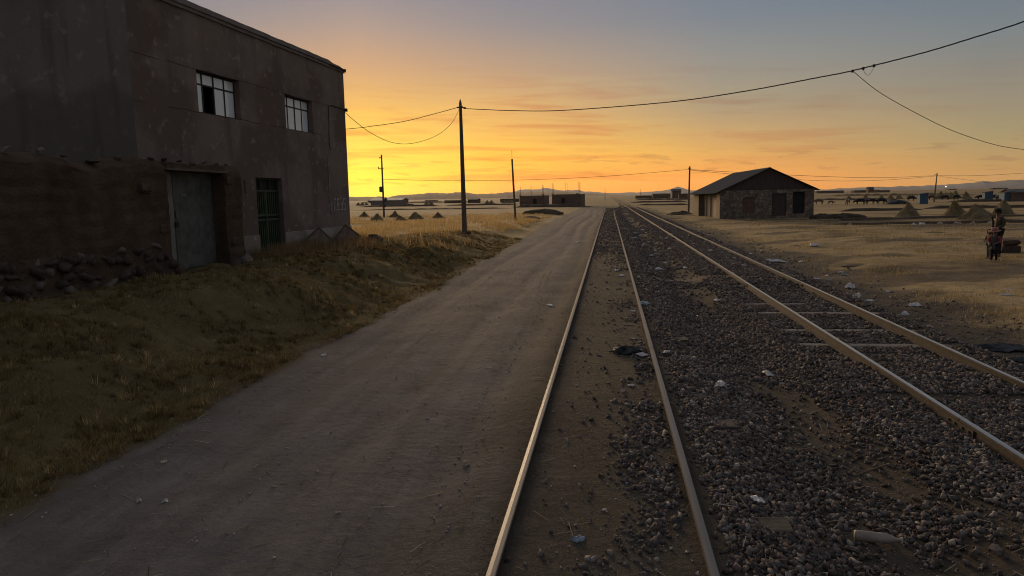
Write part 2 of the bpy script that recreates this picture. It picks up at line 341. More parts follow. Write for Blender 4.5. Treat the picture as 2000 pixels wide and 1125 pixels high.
NRM = np.stack([-dzx, -dzy, np.ones_like(ZZ)], -1); NRM /= np.linalg.norm(NRM, axis=-1, keepdims=True); NRM = NRM.reshape(-1, 3)
for nm, sel in (('ground', ~(is_road | is_bed)), ('dirt_road', is_road), ('track_bed', is_bed)):
    q = quads[sel]; u, inv = np.unique(q, return_inverse=True); inv = inv.reshape(q.shape)
    o = np_mesh(nm, allV[u], inv, M_EARTH, cols=allM[u], smooth=True)
    o.data.normals_split_custom_set_from_vertices(NRM[u].tolist()); tag(o, kind='structure')

# ------------------------------------------------------------------ far hills
def ridge(name, dist, b0, b1, prof, depth, mtl, seed):
    n = 260; rows = 9; V = []; bs = np.linspace(b0, b1, n)
    base = np.interp(bs, [p[0] for p in prof], [p[1] for p in prof])
    hh = base*(0.72 + 0.5*fbm(bs*1.6, bs*0, seed, 4)) + 8*(fbm(bs*6, bs*0, seed+9, 3)-0.5)*ss(0, 30, base)
    for r in range(rows):
        k = r/(rows-1); rr = dist + depth*(k-0.5); s = math.sin(math.pi*min(1, max(0, k)))**1.1
        jit = fbm(bs*4, bs*0+r*0.9, seed+3, 4)
        z = hh*s*(1 if r == rows//2 else 0.75+0.4*jit) - 3
        V.append(np.stack([rr*np.sin(np.radians(bs)), rr*np.cos(np.radians(bs)), np.where(r in (0, rows-1), -8, z)], -1))
    V = np.concatenate(V); ix = np.arange(n*rows).reshape(rows, n); Q = np.stack([ix[:-1,:-1], ix[:-1,1:], ix[1:,1:], ix[1:,:-1]], -1).reshape(-1, 4)
    return tag(np_mesh(name, V, Q, mtl, smooth=True), kind='structure')
M_HILL = mat('hill_earth', (0.15, 0.095, 0.055), 1.0, var=0.3, scale=0.002, bump=0, detail=5)
M_HILLB = mat('hill_grey', (0.23, 0.21, 0.20), 1.0, var=0.2, scale=0.002, bump=0, detail=5)
ridge('hills', 7000, -48, 4, [(-48,70),(-22,52),(-19,44),(-17.5,38),(-15,70),(-12,66),(-10,44),(-7.8,62),(-6,66),(-4,52),(-2,36),(0,18),(2,10),(4,4)], 1600, M_HILL, 71)
ridge('hills', 12500, -9, 12, [(-9,20),(-7,130),(-5.8,150),(-4.5,145),(-3.2,125),(-1,70),(0,45),(1.5,60),(3,62),(4.2,66),(5.4,140),(6.2,70),(8,40),(10,52),(12,20)], 1800, M_HILLB, 83)
ridge('hills', 9500, 9, 60, [(9,6),(13,28),(16,30),(18,46),(21,46),(23,52),(25,72),(28,98),(34,120),(45,120),(60,80)], 2200, M_HILLB, 95)

# ------------------------------------------------------------------ railway tracks
M_RUST = mat('rail_rust', (0.062, 0.046, 0.035), 0.9, 0.0, var=0.35, scale=9, bump=0.25, bscale=60, bdist=0.003)
M_STEEL = mat('rail_worn_top', (0.46, 0.43, 0.41), 0.25, 0.9, var=0.18, scale=5, bump=0.05, bscale=40, stretch=(1,0.15,1), bdist=0.002)
M_STEEL2 = mat('rail_dull_top', (0.125, 0.116, 0.112), 0.36, 0.15, var=0.25, scale=5, bump=0.08, bscale=50, stretch=(1,0.15,1), bdist=0.002)
M_SLEEP = mat('sleeper_wood', (0.20, 0.178, 0.155), 0.95, var=0.35, scale=4, bump=0.5, bscale=30, stretch=(0.6, 6, 6))
M_SLEEPD = mat('dirty_sleeper_wood', (0.085, 0.072, 0.060), 0.95, var=0.35, scale=4, bump=0.5, bscale=30, stretch=(0.6, 6, 6))
PROF = [(-0.066,-0.15,0),(0.066,-0.15,0),(0.066,-0.138,0),(0.012,-0.118,0),(0.010,-0.045,0),(0.033,-0.034,0),(0.0345,-0.010,0),(0.028,-0.002,1),(0.0,0.0,1),(-0.028,-0.002,0),(-0.0345,-0.010,0),(-0.033,-0.034,0),(-0.010,-0.045,0),(-0.012,-0.118,0),(-0.066,-0.138,0)]
def rail(parent, path, top):
    n = len(PROF); mb = MB(); vs = []; fs = []; ms = []
    for i, (x, y, z) in enumerate(path):
        a = Vector(path[max(0, i-1)]); b = Vector(path[min(len(path)-1, i+1)]); d = (b-a).normalized(); s = Vector((d.y, -d.x, 0))
        for px, pz, _ in PROF: vs.append((x+s.x*px, y+s.y*px, z+pz))
    for i in range(len(path)-1):
        for k in range(n):
            fs.append((i*n+k, i*n+(k+1)%n, (i+1)*n+(k+1)%n, (i+1)*n+k)); ms.append(1 if k in (6,7,8) else 0)
    fs += [tuple(range(n)), tuple((len(path)-1)*n+k for k in range(n-1,-1,-1))]; ms += [0, 0]
    mb.add(vs, [f[::-1] for f in fs]); mb.m = ms
    return mb.build('rail', [M_RUST, top], parent)
def wob(y, s, a): return a*(float(vn(np.array([y*0.09]), np.array([0.5]), s)[0])-0.5)*2
def make_track(name, label, xf, top, joints, yend, wa):
    t = tag(empty(name, (0,0,0)), label, 'railway track', 'railway tracks')
    for sgn in (-1, 1):
        for a, b in zip(joints[:-1], joints[1:]):
            ys = list(np.arange(a+0.006, b-0.006, 1.5 if b < 110 else 3.0)) + [b-0.006]
            rail(t, [(float(xf(y))+sgn*0.7175+wob(y, 5+sgn, wa)*0.5, y, RAILTOP+wob(y, 9+sgn, wa*0.5)) for y in ys], top)
            if -3 < b < 60:
                x = float(xf(b))+sgn*0.7175; m = MB()
                for q in (-1, 1):
                    m.bbox((x+q*0.012-0.008+q*0.008, b-0.3, RAILTOP-0.115), (x+q*0.012+0.008+q*0.008, b+0.3, RAILTOP-0.045), 0.004)
                    for e in (-0.22, -0.08, 0.08, 0.22): m.bbox((x+q*0.03-0.014, b+e-0.015, RAILTOP-0.095), (x+q*0.03+0.014, b+e+0.015, RAILTOP-0.065), 0.004)
                m.build('fishplate', M_RUST, t)
    return t
sid = make_track('siding_track', 'half buried railway siding beside the dirt road, running straight ahead under the viewer', track_x, M_STEEL2, [-6, -0.8, 11.35, 23.5, 35.6, 47.8, 60, 95, 130, 190], 190, 0.012)
mainx = lambda y: 4.4775
mt = make_track('main_track', 'ballasted main railway line with raised rusty rails on the right', mainx, M_STEEL, [-6, 7.9, 20.1, 32.2, 44.4, 56.5, 120, 400, 1600], 1600, 0.008)
me = None
SLEEPY = []
for i in range(92):
    y = 1.2 + i*0.66 + random.uniform(-0.03, 0.03); SLEEPY.append(y)
    if me is None: mb = MB().bbox((-1.3,-0.115,-0.16),(1.3,0.115,0), 0.012, jit=0.006); me = mb.mesh('sleeper'); me.materials.append(M_SLEEP)
    o = bpy.data.objects.new('sleeper', me); COL.objects.link(o); o.parent = mt; o.location = (4.4775+random.uniform(-0.06,0.06), y, RAILTOP-0.152+random.uniform(-0.004,0.004)+ (0.004 if i in (17,19,22,24) else -0.03)); o.rotation_euler = (0, random.uniform(-0.006,0.006), random.uniform(-0.012,0.012))
for y in (5.35, 7.75, 12.4):
    o = bpy.data.objects.new('sleeper', me); COL.objects.link(o); o.parent = sid; o.material_slots[0].link = 'OBJECT'; o.material_slots[0].material = M_SLEEPD; o.location = (0.10, y, h1(1.2, y)-0.035); o.rotation_euler = (0, -0.055, random.uniform(-0.03,0.03))
# turnout lever post by the far junction
mb = MB().tube([(1.9,128,0),(1.9,128,1.0)], 0.05).bbox((1.75,127.9,0.95),(2.05,128.1,1.1),0.02)
tag(mb.build('switch_post', M_RUST), 'small dark post standing between the tracks at the far junction', 'post')

# ------------------------------------------------------------------ ballast
ICO = []
g = (1+5**0.5)/2
IV = np.array([(-1,g,0),(1,g,0),(-1,-g,0),(1,-g,0),(0,-1,g),(0,1,g),(0,-1,-g),(0,1,-g),(g,0,-1),(g,0,1),(-g,0,-1),(-g,0,1)], float); IV /= np.linalg.norm(IV[0])
IT = np.array([(0,11,5),(0,5,1),(0,1,7),(0,7,10),(0,10,11),(1,5,9),(5,11,4),(11,10,2),(10,7,6),(7,1,8),(3,9,4),(3,4,2),(3,2,6),(3,6,8),(3,8,9),(4,9,5),(2,4,11),(6,2,10),(8,6,7),(9,8,1)])
SHAPES = []; CRUSH = []
CV = np.array([(x,y,z) for x in (-1,1) for y in (-1,1) for z in (-1,1)], float); CT_ = np.array([(0,1,3),(0,3,2),(4,6,7),(4,7,5),(0,4,5),(0,5,1),(2,3,7),(2,7,6),(0,2,6),(0,6,4),(1,5,7),(1,7,3)])
for i in range(24):
    v = IV*(0.65+0.6*RNG.random((12,1))); cv = CV*(0.6+0.55*RNG.random((8,3))) + 0.25*RNG.normal(size=(8,3)); cv /= np.abs(cv).max(); CRUSH.append(cv*np.array([1.0, RNG.uniform(0.6,0.95), RNG.uniform(0.4,0.8)]))
    for k in range(6):                                  # chop flat facets
        d = RNG.normal(size=3); d /= np.linalg.norm(d); c = 0.36+0.28*RNG.random(); dd = v@d; v = v - np.outer(np.maximum(dd-c, 0), d)
    v = v/np.abs(v).max(); SHAPES.append(v*np.array([1.0, RNG.uniform(0.62,0.95), RNG.uniform(0.42,0.8)]))
SHAPES = np.array(SHAPES); CRUSH = np.array(CRUSH)
def stones(name, X, Y, S, sink=0.42, tint=None, lift=None):
    n = len(X); Vb = CRUSH[RNG.integers(0, len(CRUSH), n)]*S[:,None,None]*(0.75+0.5*RNG.random((n,1,3)))
    e = RNG.normal(size=(n,4)); e[:,0] += 0.6; e /= np.linalg.norm(e, axis=1, keepdims=True); w,x,y,z = e.T
    Rm = np.stack([1-2*(y*y+z*z),2*(x*y-z*w),2*(x*z+y*w),2*(x*y+z*w),1-2*(x*x+z*z),2*(y*z-x*w),2*(x*z-y*w),2*(y*z+x*w),1-2*(x*x+y*y)],-1).reshape(n,3,3)
    V = np.einsum('nij,nkj->nki', Rm, Vb)
    Z = H(X,Y) + S*(0.55-sink) + (lift if lift is not None else 0)
    V[:,:,0] += X[:,None]; V[:,:,1] += Y[:,None]; V[:,:,2] += Z[:,None]
    T = (CT_[None]+8*np.arange(n)[:,None,None]).reshape(-1,3)
    if tint is None:
        pal = np.array([(0.160,0.140,0.128),(0.110,0.095,0.086),(0.150,0.108,0.092),(0.225,0.195,0.172),(0.080,0.066,0.058),(0.36,0.32,0.27),(0.135,0.098,0.086)]); pk = RNG.choice(7, n, p=[.26,.2,.16,.12,.14,.05,.07]); tint = pal[pk]*(0.65+0.75*RNG.random((n,1)))*np.array([0.88,0.86,0.86])
    C = np.repeat(tint, 8, axis=0)
    return V.reshape(-1,3), T, C
M_STONE = mat('ballast_stone', (0.95,0.95,0.95), 0.9, var=0.16, scale=30, bump=0.35, bscale=120, tint=True, bdist=0.004, spec=0.25)
def dens(X, Y):
    n = fbm(X*0.9, Y*0.45, 101, 4); 
    d = ss(0.80,0.95,X)*(1-ss(1.45,2.1,X+(n-0.5)*1.1)) + ss(2.55,3.05,X+(n-0.5)*1.9)*(1-ss(5.75,6.15,X+(n-0.5)*0.5))
    d = d + 0.55*ss(0.46,0.62,n)*ss(1.6,1.9,X)*(1-ss(2.6,3.0,X)) + 0.07*ss(1.5,1.8,X)*(1-ss(2.8,3.2,X))
    d = d + (0.55*ss(-0.1,0.62,X+(n-0.5)*0.9)*ss(0.40,0.60,fbm(X*1.6,Y*0.9,104,3)))*(1-ss(0.60,0.68,X))*(1-0.65*ss(9,16,Y)) + 0.45*ss(26,40,Y)*(X < 0.7)
    d = d + 0.035*ss(6.0,6.4,X)*(1-ss(7.2,8.5,X)) + 0.010*ss(-0.6,-0.5,X)*(1-ss(0.6,0.68,X))
    d = d*(1-0.92*np.exp(-((Y-22.6-0.35*np.sin(X*1.1))/0.5)**2))
    for c in (MLX, MRX): d = d*(np.abs(X-c) > np.where(Y > 60, 0.13, 0.062))
    for c in (SLX, SRX): d = d*(np.abs(X-c-track_x(Y)) > np.where(Y > 60, 0.13, 0.062))
    return np.clip(d, 0, 1)
sy = np.array(SLEEPY); VIS = np.array([y for i, y in enumerate(SLEEPY) if i in (17, 19, 22, 24)])
def scatter(n, y0, y1, smin, smax, x0=-0.6, x1=8.0):
    X = RNG.uniform(x0, x1, n); Y = RNG.uniform(y0, y1, n)
    k = RNG.random(n) < dens(X, Y)
    ds = np.min(np.abs(Y[:,None]-sy[None]), axis=1)
    on = (X > 3.1) & (X < 5.85) & (ds < 0.125) & (fbm(X*0.5, np.floor(Y/0.66)*7.7, 107, 2) + 0.16*((Y > 12.3) & (Y < 22.0)) > 0.66) & (RNG.random(n) < 0.9)
    bare_ = np.min(np.abs(Y[:,None]-VIS[None]), axis=1) < 0.15
    on |= bare_ & (X > 3.15) & (X < 5.8) & (RNG.random(n) < 0.96) & (fbm(X*1.2, Y*0.3, 109, 2) > 0.34)
    k &= ~on; X, Y = X[k], Y[k]
    S = smin + (smax-smin)*RNG.random(len(X))**1.9
    return X, Y, S
parts = []
off = 0; VV=[]; TT=[]; CC=[]
for n, y0, y1, a, b in ((92000, 3.0, 9.0, 0.011, 0.042), (66000, 9.0, 18.0, 0.016, 0.047), (46000, 18.0, 36.0, 0.026, 0.058), (18000, 36.0, 75.0, 0.045, 0.08), (18000, 75.0, 150.0, 0.05, 0.075)):
    X, Y, S = scatter(n, y0, y1, a, b); lift = np.where((X > 0.95) & (X < 6.0), RNG.random(len(X))*0.014, 0)
    v, t, c = stones('b', X, Y, S, lift=lift); VV.append(v); TT.append(t+off); CC.append(c); off += len(v)
o = np_mesh('ballast', np.concatenate(VV), np.concatenate(TT), M_STONE, cols=np.concatenate(CC)); tag(o, 'dark angular crushed stone ballast strewn along the two railway lines', 'ballast', kind='stuff')
# pebbles and grit on the road and the dirt
n = 24000; X = RNG.uniform(-6.0, 9.5, n); Y = 3.2 + 26*RNG.random(n)**1.9; k = RNG.random(n) < np.where(X < -0.75, 0.30+0.7*np.exp(-((X-road_edge(Y)-0.2)/0.35)**2), np.where(X > 6, 0.7, 0.8)); X, Y = X[k], Y[k]
for c in (SLX, SRX, MLX, MRX): kk = np.abs(X-c) > 0.08; X, Y = X[kk], Y[kk]
for c in (-1.18, -1.34, -3.05):                          # crumbs thrown up along the tyre tracks
    ty = 3.4*(24/3.4)**RNG.random(240); X = np.concatenate([X, c-0.035*(ty-4)+0.06*np.sin(ty*0.5)+RNG.normal(0,0.018,240)]); Y = np.concatenate([Y, ty])
S = 0.003 + 0.012*RNG.random(len(X))**5 + 0.0002*Y
v, t, c = stones('p', X, Y, S, sink=0.1, tint=np.repeat((0.24+0.30*RNG.random((len(X),1))**1.5), 3, 1)*np.array([1.05,0.95,0.86]))
tag(np_mesh('grit', v, t, M_STONE, cols=c), 'small loose pebbles and grit on the dirt road', 'grit', kind='stuff')
# ------------------------------------------------------------------ two-storey house
def plaster_material(name, base, patch, line_z=(), seed=0.0, dark=None):
    m = mat(name, base, 0.95, var=0.16, scale=0.9, bump=0.5, bscale=14, bdist=0.02, spec=0.15)
    t = m.node_tree; n_ = t.nodes; l = t.links; p = P(m); src = p.inputs['Base Color'].links[0].from_socket
    tcn = n_.new('ShaderNodeTexCoord'); sp = n_.new('ShaderNodeSeparateXYZ'); l.new(tcn.outputs['Object'], sp.inputs[0])
    def M_(op, a, b=None):
        q = n_.new('ShaderNodeMath'); q.operation = op
        for i, v in enumerate((a, b)):
            if v is None: continue
            if isinstance(v, (int, float)): q.inputs[i].default_value = v
            else: l.new(v, q.inputs[i])
        return q.outputs[0]
    def noi(sc, det, st=(1,1,1)):
        mp = n_.new('ShaderNodeMapping'); mp.inputs['Scale'].default_value = st; mp.inputs['Location'].default_value = (seed, seed, seed); l.new(tcn.outputs['Object'], mp.inputs[0])
        z = n_.new('ShaderNodeTexNoise'); z.inputs['Scale'].default_value = sc; z.inputs['Detail'].default_value = det; l.new(mp.outputs[0], z.inputs['Vector']); return z.outputs[0]
    def rg(s, a, b):
        r = n_.new('ShaderNodeMapRange'); r.interpolation_type = 'SMOOTHSTEP'; r.inputs[1].default_value = a; r.inputs[2].default_value = b; l.new(s, r.inputs[0]); return r.outputs[0]
    def mx(f, a, b):
        x = n_.new('ShaderNodeMix'); x.data_type = 'RGBA'
        for i, v in ((0, f), (6, a), (7, b)):
            if isinstance(v, tuple): x.inputs[i].default_value = (*v, 1)
            elif isinstance(v, float): x.inputs[i].default_value = v
            else: l.new(v, x.inputs[i])
        return x.outputs[2]
    c = mx(M_('MULTIPLY', rg(noi(0.55, 7), 0.47, 0.60), 0.9), src, patch)
    c = mx(M_('MULTIPLY', rg(noi(1.0, 7, (1.9, 1.9, 0.22)), 0.50, 0.68), 0.75), c, tuple(v*0.66 for v in base))
    c = mx(M_('MULTIPLY', rg(noi(4.0, 7), 0.58, 0.70), 0.6), c, tuple(min(1, v*1.6) for v in base))
    if dark:                                  # older, damper render below a wandering line
        c = mx(M_('MULTIPLY', rg(M_('ADD', M_('MULTIPLY', M_('SUBTRACT', noi(0.7, 4), 0.5), 1.6), M_('SUBTRACT', dark[0], sp.outputs[2])), -0.22, 0.22), dark[1]), c, dark[2])
    for z in line_z:
        d = M_('ABSOLUTE', M_('SUBTRACT', M_('ADD', sp.outputs[2], M_('MULTIPLY', M_('SUBTRACT', noi(2.0, 5), 0.5), 0.10)), z))
        c = mx(M_('MULTIPLY', M_('SUBTRACT', 1.0, rg(d, 0.003, 0.016)), rg(noi(0.9, 2), 0.40, 0.52)), c, tuple(v*0.25 for v in base))
    l.new(c, p.inputs['Base Color'])
    return m
M_FAC = plaster_material('brown_render', (0.195, 0.152, 0.124), (0.140, 0.100, 0.078), (4.965, 3.875), 1.3)
M_SIDE = plaster_material('grey_render', (0.150, 0.132, 0.112), (0.165, 0.148, 0.125), (), 4.1, dark=(4.05, 0.55, (0.085, 0.072, 0.060)))
M_PLINTH = plaster_material('plinth_cement', (0.29, 0.255, 0.215), (0.22, 0.185, 0.15), (), 7.7)
M_CONC = mat('concrete', (0.20, 0.17, 0.15), 0.95, var=0.25, scale=3, bump=0.5, bscale=22)
M_DARKROOM = mat('dark_room', (0.03, 0.028, 0.026), 1.0, bump=0)  # near-black colour stands for unlit interiors
M_FRAME = mat('window_frame_iron', (0.035, 0.030, 0.028), 0.6, 0.2, bump=0.2)
M_PANE = mat('window_pane', (0.78, 0.82, 0.79), 0.06, 0.0, var=0.06, scale=1.5, bump=0.04, bscale=2, spec=0.8, bdist=0.01)  # pale base colour stands in for sky reflected in the glass
M_GREEN = mat('green_door_paint', (0.040, 0.058, 0.026), 0.6, var=0.3, scale=4, bump=0.3, bscale=40, spec=0.3)
M_GREEND = mat('green_door_back', (0.018, 0.022, 0.012), 0.8, bump=0)
TH = R(-93.2); HB = (-9.905, 26.613, 1.0)
house = tag(empty('two_storey_house', HB, TH), 'two-storey brown rendered house with two paned windows, dark green door and flat roof', 'house')
HT = 6.50; HL = 11.52; DEP = 9.0
def holed_wall(w, h, holes, depth, step=0.3, amp=0.012, z0=-0.6, seed=0, reveal_mi=0):
    # front face in the xz plane (outside is +y), openings with reveals going back by depth
    xs = sorted(set([0, w] + [v for a in holes for v in a[:2]])); zs = sorted(set([z0, h] + [v for a in holes for v in a[2:]]))
    def sub(v):
        o = []
        for a, b in zip(v[:-1], v[1:]):
            k = max(1, int(round((b-a)/step))); o += [a+(b-a)*i/k for i in range(k)]
        return o + [v[-1]]
    xs, zs = sub(xs), sub(zs); mb = MB(); nx_ = len(xs); vs = []
    for z in zs:
        for x in xs:
            d = amp*2*(float(fbm(np.array([x*0.9+seed]), np.array([z*0.9]), 200, 3)[0])-0.5)
            for a in holes:
                if a[0]-1e-6 <= x <= a[1]+1e-6 and a[2]-1e-6 <= z <= a[3]+1e-6: d = 0
            if x in (0, w): d = 0
            vs.append((x, d, z))
    fs = []
    for j in range(len(zs)-1):
        for i in range(nx_-1):
            mxx, mz = (xs[i]+xs[i+1])/2, (zs[j]+zs[j+1])/2
            if any(a[0] < mxx < a[1] and a[2] < mz < a[3] for a in holes): continue
            fs.append((j*nx_+i, (j+1)*nx_+i, (j+1)*nx_+i+1, j*nx_+i+1))
    mb.add(vs, fs)
    for a, b, c, d in holes:
        mb.add([(a,0,c),(b,0,c),(b,0,d),(a,0,d),(a,-depth,c),(b,-depth,c),(b,-depth,d),(a,-depth,d)], [(0,4,5,1),(1,5,6,2),(2,6,7,3),(3,7,4,0)], reveal_mi)
    return mb
W1 = (7.17, 9.12, 3.89, 4.96); W2 = (2.72, 4.60, 3.87, 4.95); DR = (5.10, 6.62, 0.05, 2.28)
holed_wall(HL, HT, [W1, W2, DR], 0.26).build('front_wall', M_FAC, house, smooth=False)
# wall towards the viewer, back and far walls, roof slab
sw = holed_wall(DEP, HT, [], 0.1, step=0.35, amp=0.02, seed=9); sw.v = [(HL+y, -x, z) for x, y, z in sw.v]; sw.f = [f for f in sw.f]
sw.build('side_wall', M_SIDE, house)
MB().add([(0,0,-0.6),(0,-DEP,-0.6),(0,-DEP,HT),(0,0,HT)], [(0,1,2,3)]).add([(0,-DEP,-0.6),(HL,-DEP,-0.6),(HL,-DEP,HT),(0,-DEP,HT)], [(0,1,2,3)]).build('rear_wall', M_SIDE, house)
mb = MB(); n = 40; top = []
rs = np.linspace(-0.06, HL+0.05, n)
for i, x in enumerate(rs):
    dz = 0.016*(random.random()-0.5) - (0.06 if x < 1.2 else 0) - (0.05 if x < 0.5 else 0)
    top.append(dz)
for (yo, z0, z1) in ((0.10, -0.07, 0.06), (0.055, -0.16, -0.07)):
    vs = []
    for x, d in zip(rs, top):
        e = yo + random.uniform(-0.007, 0.007)
        vs += [(x, e, HT+z0+random.uniform(-0.004, 0.004)), (x, e, HT+z1+d), (x, -0.5, HT+z1+d)]
    fs = []
    for i in range(n-1): fs += [(i*3, i*3+1, i*3+4, i*3+3), (i*3+1, i*3+2, i*3+5, i*3+4)]
    # underside
    b = len(vs)
    for i in range(n): vs.append((rs[i], -0.02, vs[i*3][2]))
    for i in range(n-1): fs.append((b+i, i*3, i*3+3, b+i+1))
    fs += [(0, b, 2, 1) if False else (0, 1, 2), ]
    mb.add(vs, fs)
mb.add([(-0.05,-0.4,HT+0.02),(HL+0.05,-0.4,HT+0.02),(HL+0.05,-DEP,HT+0.02),(-0.05,-DEP,HT+0.02)], [(0,1,2,3)])
mb.box((-0.06,-0.45,HT-0.14),(0.0,0.095,HT-0.02)); mb.box((HL+0.003,-DEP,HT-0.16),(HL+0.07,0.09,HT+0.03))
mb.build('roof_edge', M_CONC, house)
# pale cement plinth, broken off beside the door
def plinth(x0, x1):
    n = max(3, int((x1-x0)/0.25)); xs = np.linspace(x0, x1, n); vs = []; fs = []
    for x in xs: z = 0.575 + random.uniform(-0.012, 0.012); vs += [(x, 0.035, -0.6), (x, 0.035, z), (x, 0.004, z+0.012)]
    for i in range(n-1): fs += [(i*3, i*3+1, i*3+4, i*3+3), (i*3+1, i*3+2, i*3+5, i*3+4)]
    m = MB().add(vs, fs); m.box((x0-0.004,-0.0,-0.6),(x0,0.035,0.57)); m.box((x1,0.0,-0.6),(x1+0.004,0.035,0.57)); m.build('plinth', M_PLINTH, house)
plinth(-0.02, DR[0]-0.01); plinth(DR[1]+0.02, 7.6)
def window(wd, open_i, splits):
    a, b, c, d = wd; y = -0.19; t = 0.022; zb = d-(d-c)*0.30
    fr = MB(); xs = [a+0.0] + [a+(b-a)*s for s in splits] + [b]
    for i, x in enumerate(xs): fr.bbox((x-t*(i>0), y-0.02, c), (x+t*(i<len(xs)-1), y+0.02, d), 0.004)
    for z in (c+t, zb, d-t): fr.bbox((a, y-0.016, z-t), (b, y+0.016, z+t), 0.004)
    f = tag(empty('window'), None); f.parent = house
    fr.build('frame', M_FRAME, f)
    for i in range(len(xs)-1):
        for j, (z0, z1) in enumerate(((c+t, zb-t), (zb+t, d-t))):
            if i == open_i and j == 0: continue
            m = MB(); tl = random.uniform(-0.004, 0.004); m.box((xs[i]+t*0.9, y-0.004+tl, z0-0.004), (xs[i+1]-t*0.9, y+0.002+tl, z1+0.004)); m.build('pane', M_PANE, f)
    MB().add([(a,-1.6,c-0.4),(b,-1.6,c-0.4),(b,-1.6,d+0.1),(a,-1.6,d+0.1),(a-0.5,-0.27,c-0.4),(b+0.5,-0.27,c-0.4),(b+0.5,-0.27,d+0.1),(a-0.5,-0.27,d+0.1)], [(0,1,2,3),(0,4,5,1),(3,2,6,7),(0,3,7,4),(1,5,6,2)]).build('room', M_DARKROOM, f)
    return f
w1 = window(W1, 2, [0.25, 0.50, 0.76])
w2 = window(W2, None, [0.25, 0.50, 0.76])
# small glowing ball added for the white dot in the open casement
M_GLOWDOT = mat('dot_glow', (0.9,0.9,0.85), 0.3, bump=0, emit=((1.0,0.96,0.88), 12.0))
bb = bpy.data.meshes.new('glow_ball'); bm = bmesh.new(); bmesh.ops.create_icosphere(bm, subdivisions=2, radius=0.022); bm.to_mesh(bb); bm.free()
link('glow_dot', bb, M_GLOWDOT, w1, (8.42, -0.62, 4.40))
# green door: slatted upper and lower halves, plain top lights
a, b, c, d = DR; y = -0.17
dr = empty('door'); dr.parent = house
fr = MB(); fr.bbox((a,y-0.03,c),(a+0.05,y+0.03,d),0.005).bbox((b-0.05,y-0.03,c),(b,y+0.03,d),0.005).bbox((a+0.05,y-0.03,d-0.05),(b-0.05,y+0.03,d),0.005)
for z in (1.86, 1.12, 0.98, 0.10): fr.bbox((a+0.05,y-0.025,z),(b-0.05,y+0.025,z+0.06),0.005)
fr.bbox(((a+b)/2-0.03,y-0.025,0.16),((a+b)/2+0.03,y+0.028,1.86),0.004)
for k in (1, 2): fr.bbox((a+(b-a)*k/3-0.015,y-0.02,1.92),(a+(b-a)*k/3+0.015,y+0.02,d-0.05),0.004)
fr.build('frame', M_GREEN, dr)
MB().box((a+0.02,y-0.05,c),(b-0.02,y-0.035,d-0.02)).build('back_panel', M_GREEND, dr)
slat = None
for z0, z1 in ((0.16,0.98),(1.18,1.86)):
    for k in range(12):
        x = a+0.10+(b-a-0.20)*k/11
        if abs(x-(a+b)/2) < 0.05: continue
        MB().bbox((x-0.020,y-0.02,z0),(x+0.020,y+0.012,z1),0.004).build('slat', M_GREEN, dr)
MB().bbox(((a+b)/2-0.11,y+0.02,1.03),((a+b)/2-0.02,y+0.045,1.06),0.004).build('latch', M_FRAME, dr)
# chalk-white lettering by the far corner, with the smeared start of an older word
M_CHALK = mat('chalk_paint', (0.42,0.39,0.36), 1.0, var=0.35, scale=14, bump=0.2)
M_CHALKF = mat('faint_chalk', (0.27,0.235,0.21), 1.0, var=0.35, scale=10, bump=0.2)
def strokes(lines, ox, oz, sx, sz, wdt, y, name, m):
    mb = MB()
    for ln in lines:
        for p, q in zip(ln[:-1], ln[1:]):
            p = Vector((ox - p[0]*sx, 0, oz + p[1]*sz)); q = Vector((ox - q[0]*sx, 0, oz + q[1]*sz)); dv = (q-p); pn = Vector((-dv.z, 0, dv.x)).normalized()*wdt/2*random.uniform(0.7,1.25); e = dv.normalized()*wdt*0.35
            y2 = y + random.uniform(0, 0.0015)
            pts = [p-e+pn, p-e-pn, q+e-pn, q+e+pn]; mb.add([(v.x, y2, v.z) for v in pts] + [(v.x, y2-0.012, v.z) for v in pts], [(0,1,2,3),(0,4,5,1),(1,5,6,2),(2,6,7,3),(3,7,4,0)])
    return mb.build(name, m, house)
GL = {'C': [[(0.85,1),(0.0,0.98),(0.05,0.0),(0.9,0.05)]], 'E': [[(0.9,1),(0.05,0.97),(0.1,0),(0.95,0.04)],[(0.08,0.5),(0.75,0.52)]], '3': [[(0.05,0.98),(0.8,1.0),(0.85,0.6),(0.35,0.52),(0.9,0.45),(0.88,0.02),(0.05,0.06)]], '5': [[(0.95,1.0),(0.15,0.98),(0.1,0.55),(0.85,0.52),(0.95,0.05),(0.1,0.0)]]}
for ch, ox in (('C', 1.40), ('E', 1.13), ('3', 0.86), ('5', 0.60)): strokes(GL[ch], ox, 1.20, 0.20, 0.42, 0.034, 0.020, 'lettering', M_CHALK)
strokes([[(0,1),(0.1,-0.2),(0.35,0.9)],[(0.2,0.7),(0.3,-0.25),(0.6,0.0)],[(0.5,0.8),(0.4,0.1)]], 1.72, 1.20, 0.34, 0.42, 0.03, 0.018, 'lettering', M_CHALKF)
strokes([[(0,1),(0.02,0.5),(0.0,0.0)]], 1.72, 1.72, 1, 1.62, 0.045, 0.018, 'lettering', M_CHALKF)
# cable stapled to the wall near the corner
M_CABLE = mat('cable_black', (0.012,0.012,0.013), 0.7, bump=0)
MB().tube([(0.05,0.04,4.96),(0.5,0.03,4.98),(1.2,0.03,5.0),(1.50,0.03,4.92),(1.53,0.03,4.2),(1.58,0.03,3.6),(1.50,0.03,3.38)], 0.012, 5).build('wall_cable', M_CABLE, house)
MB().bbox((-0.02,0.0,4.90),(0.06,0.10,5.02),0.01).build('cable_bracket', M_FRAME, house)

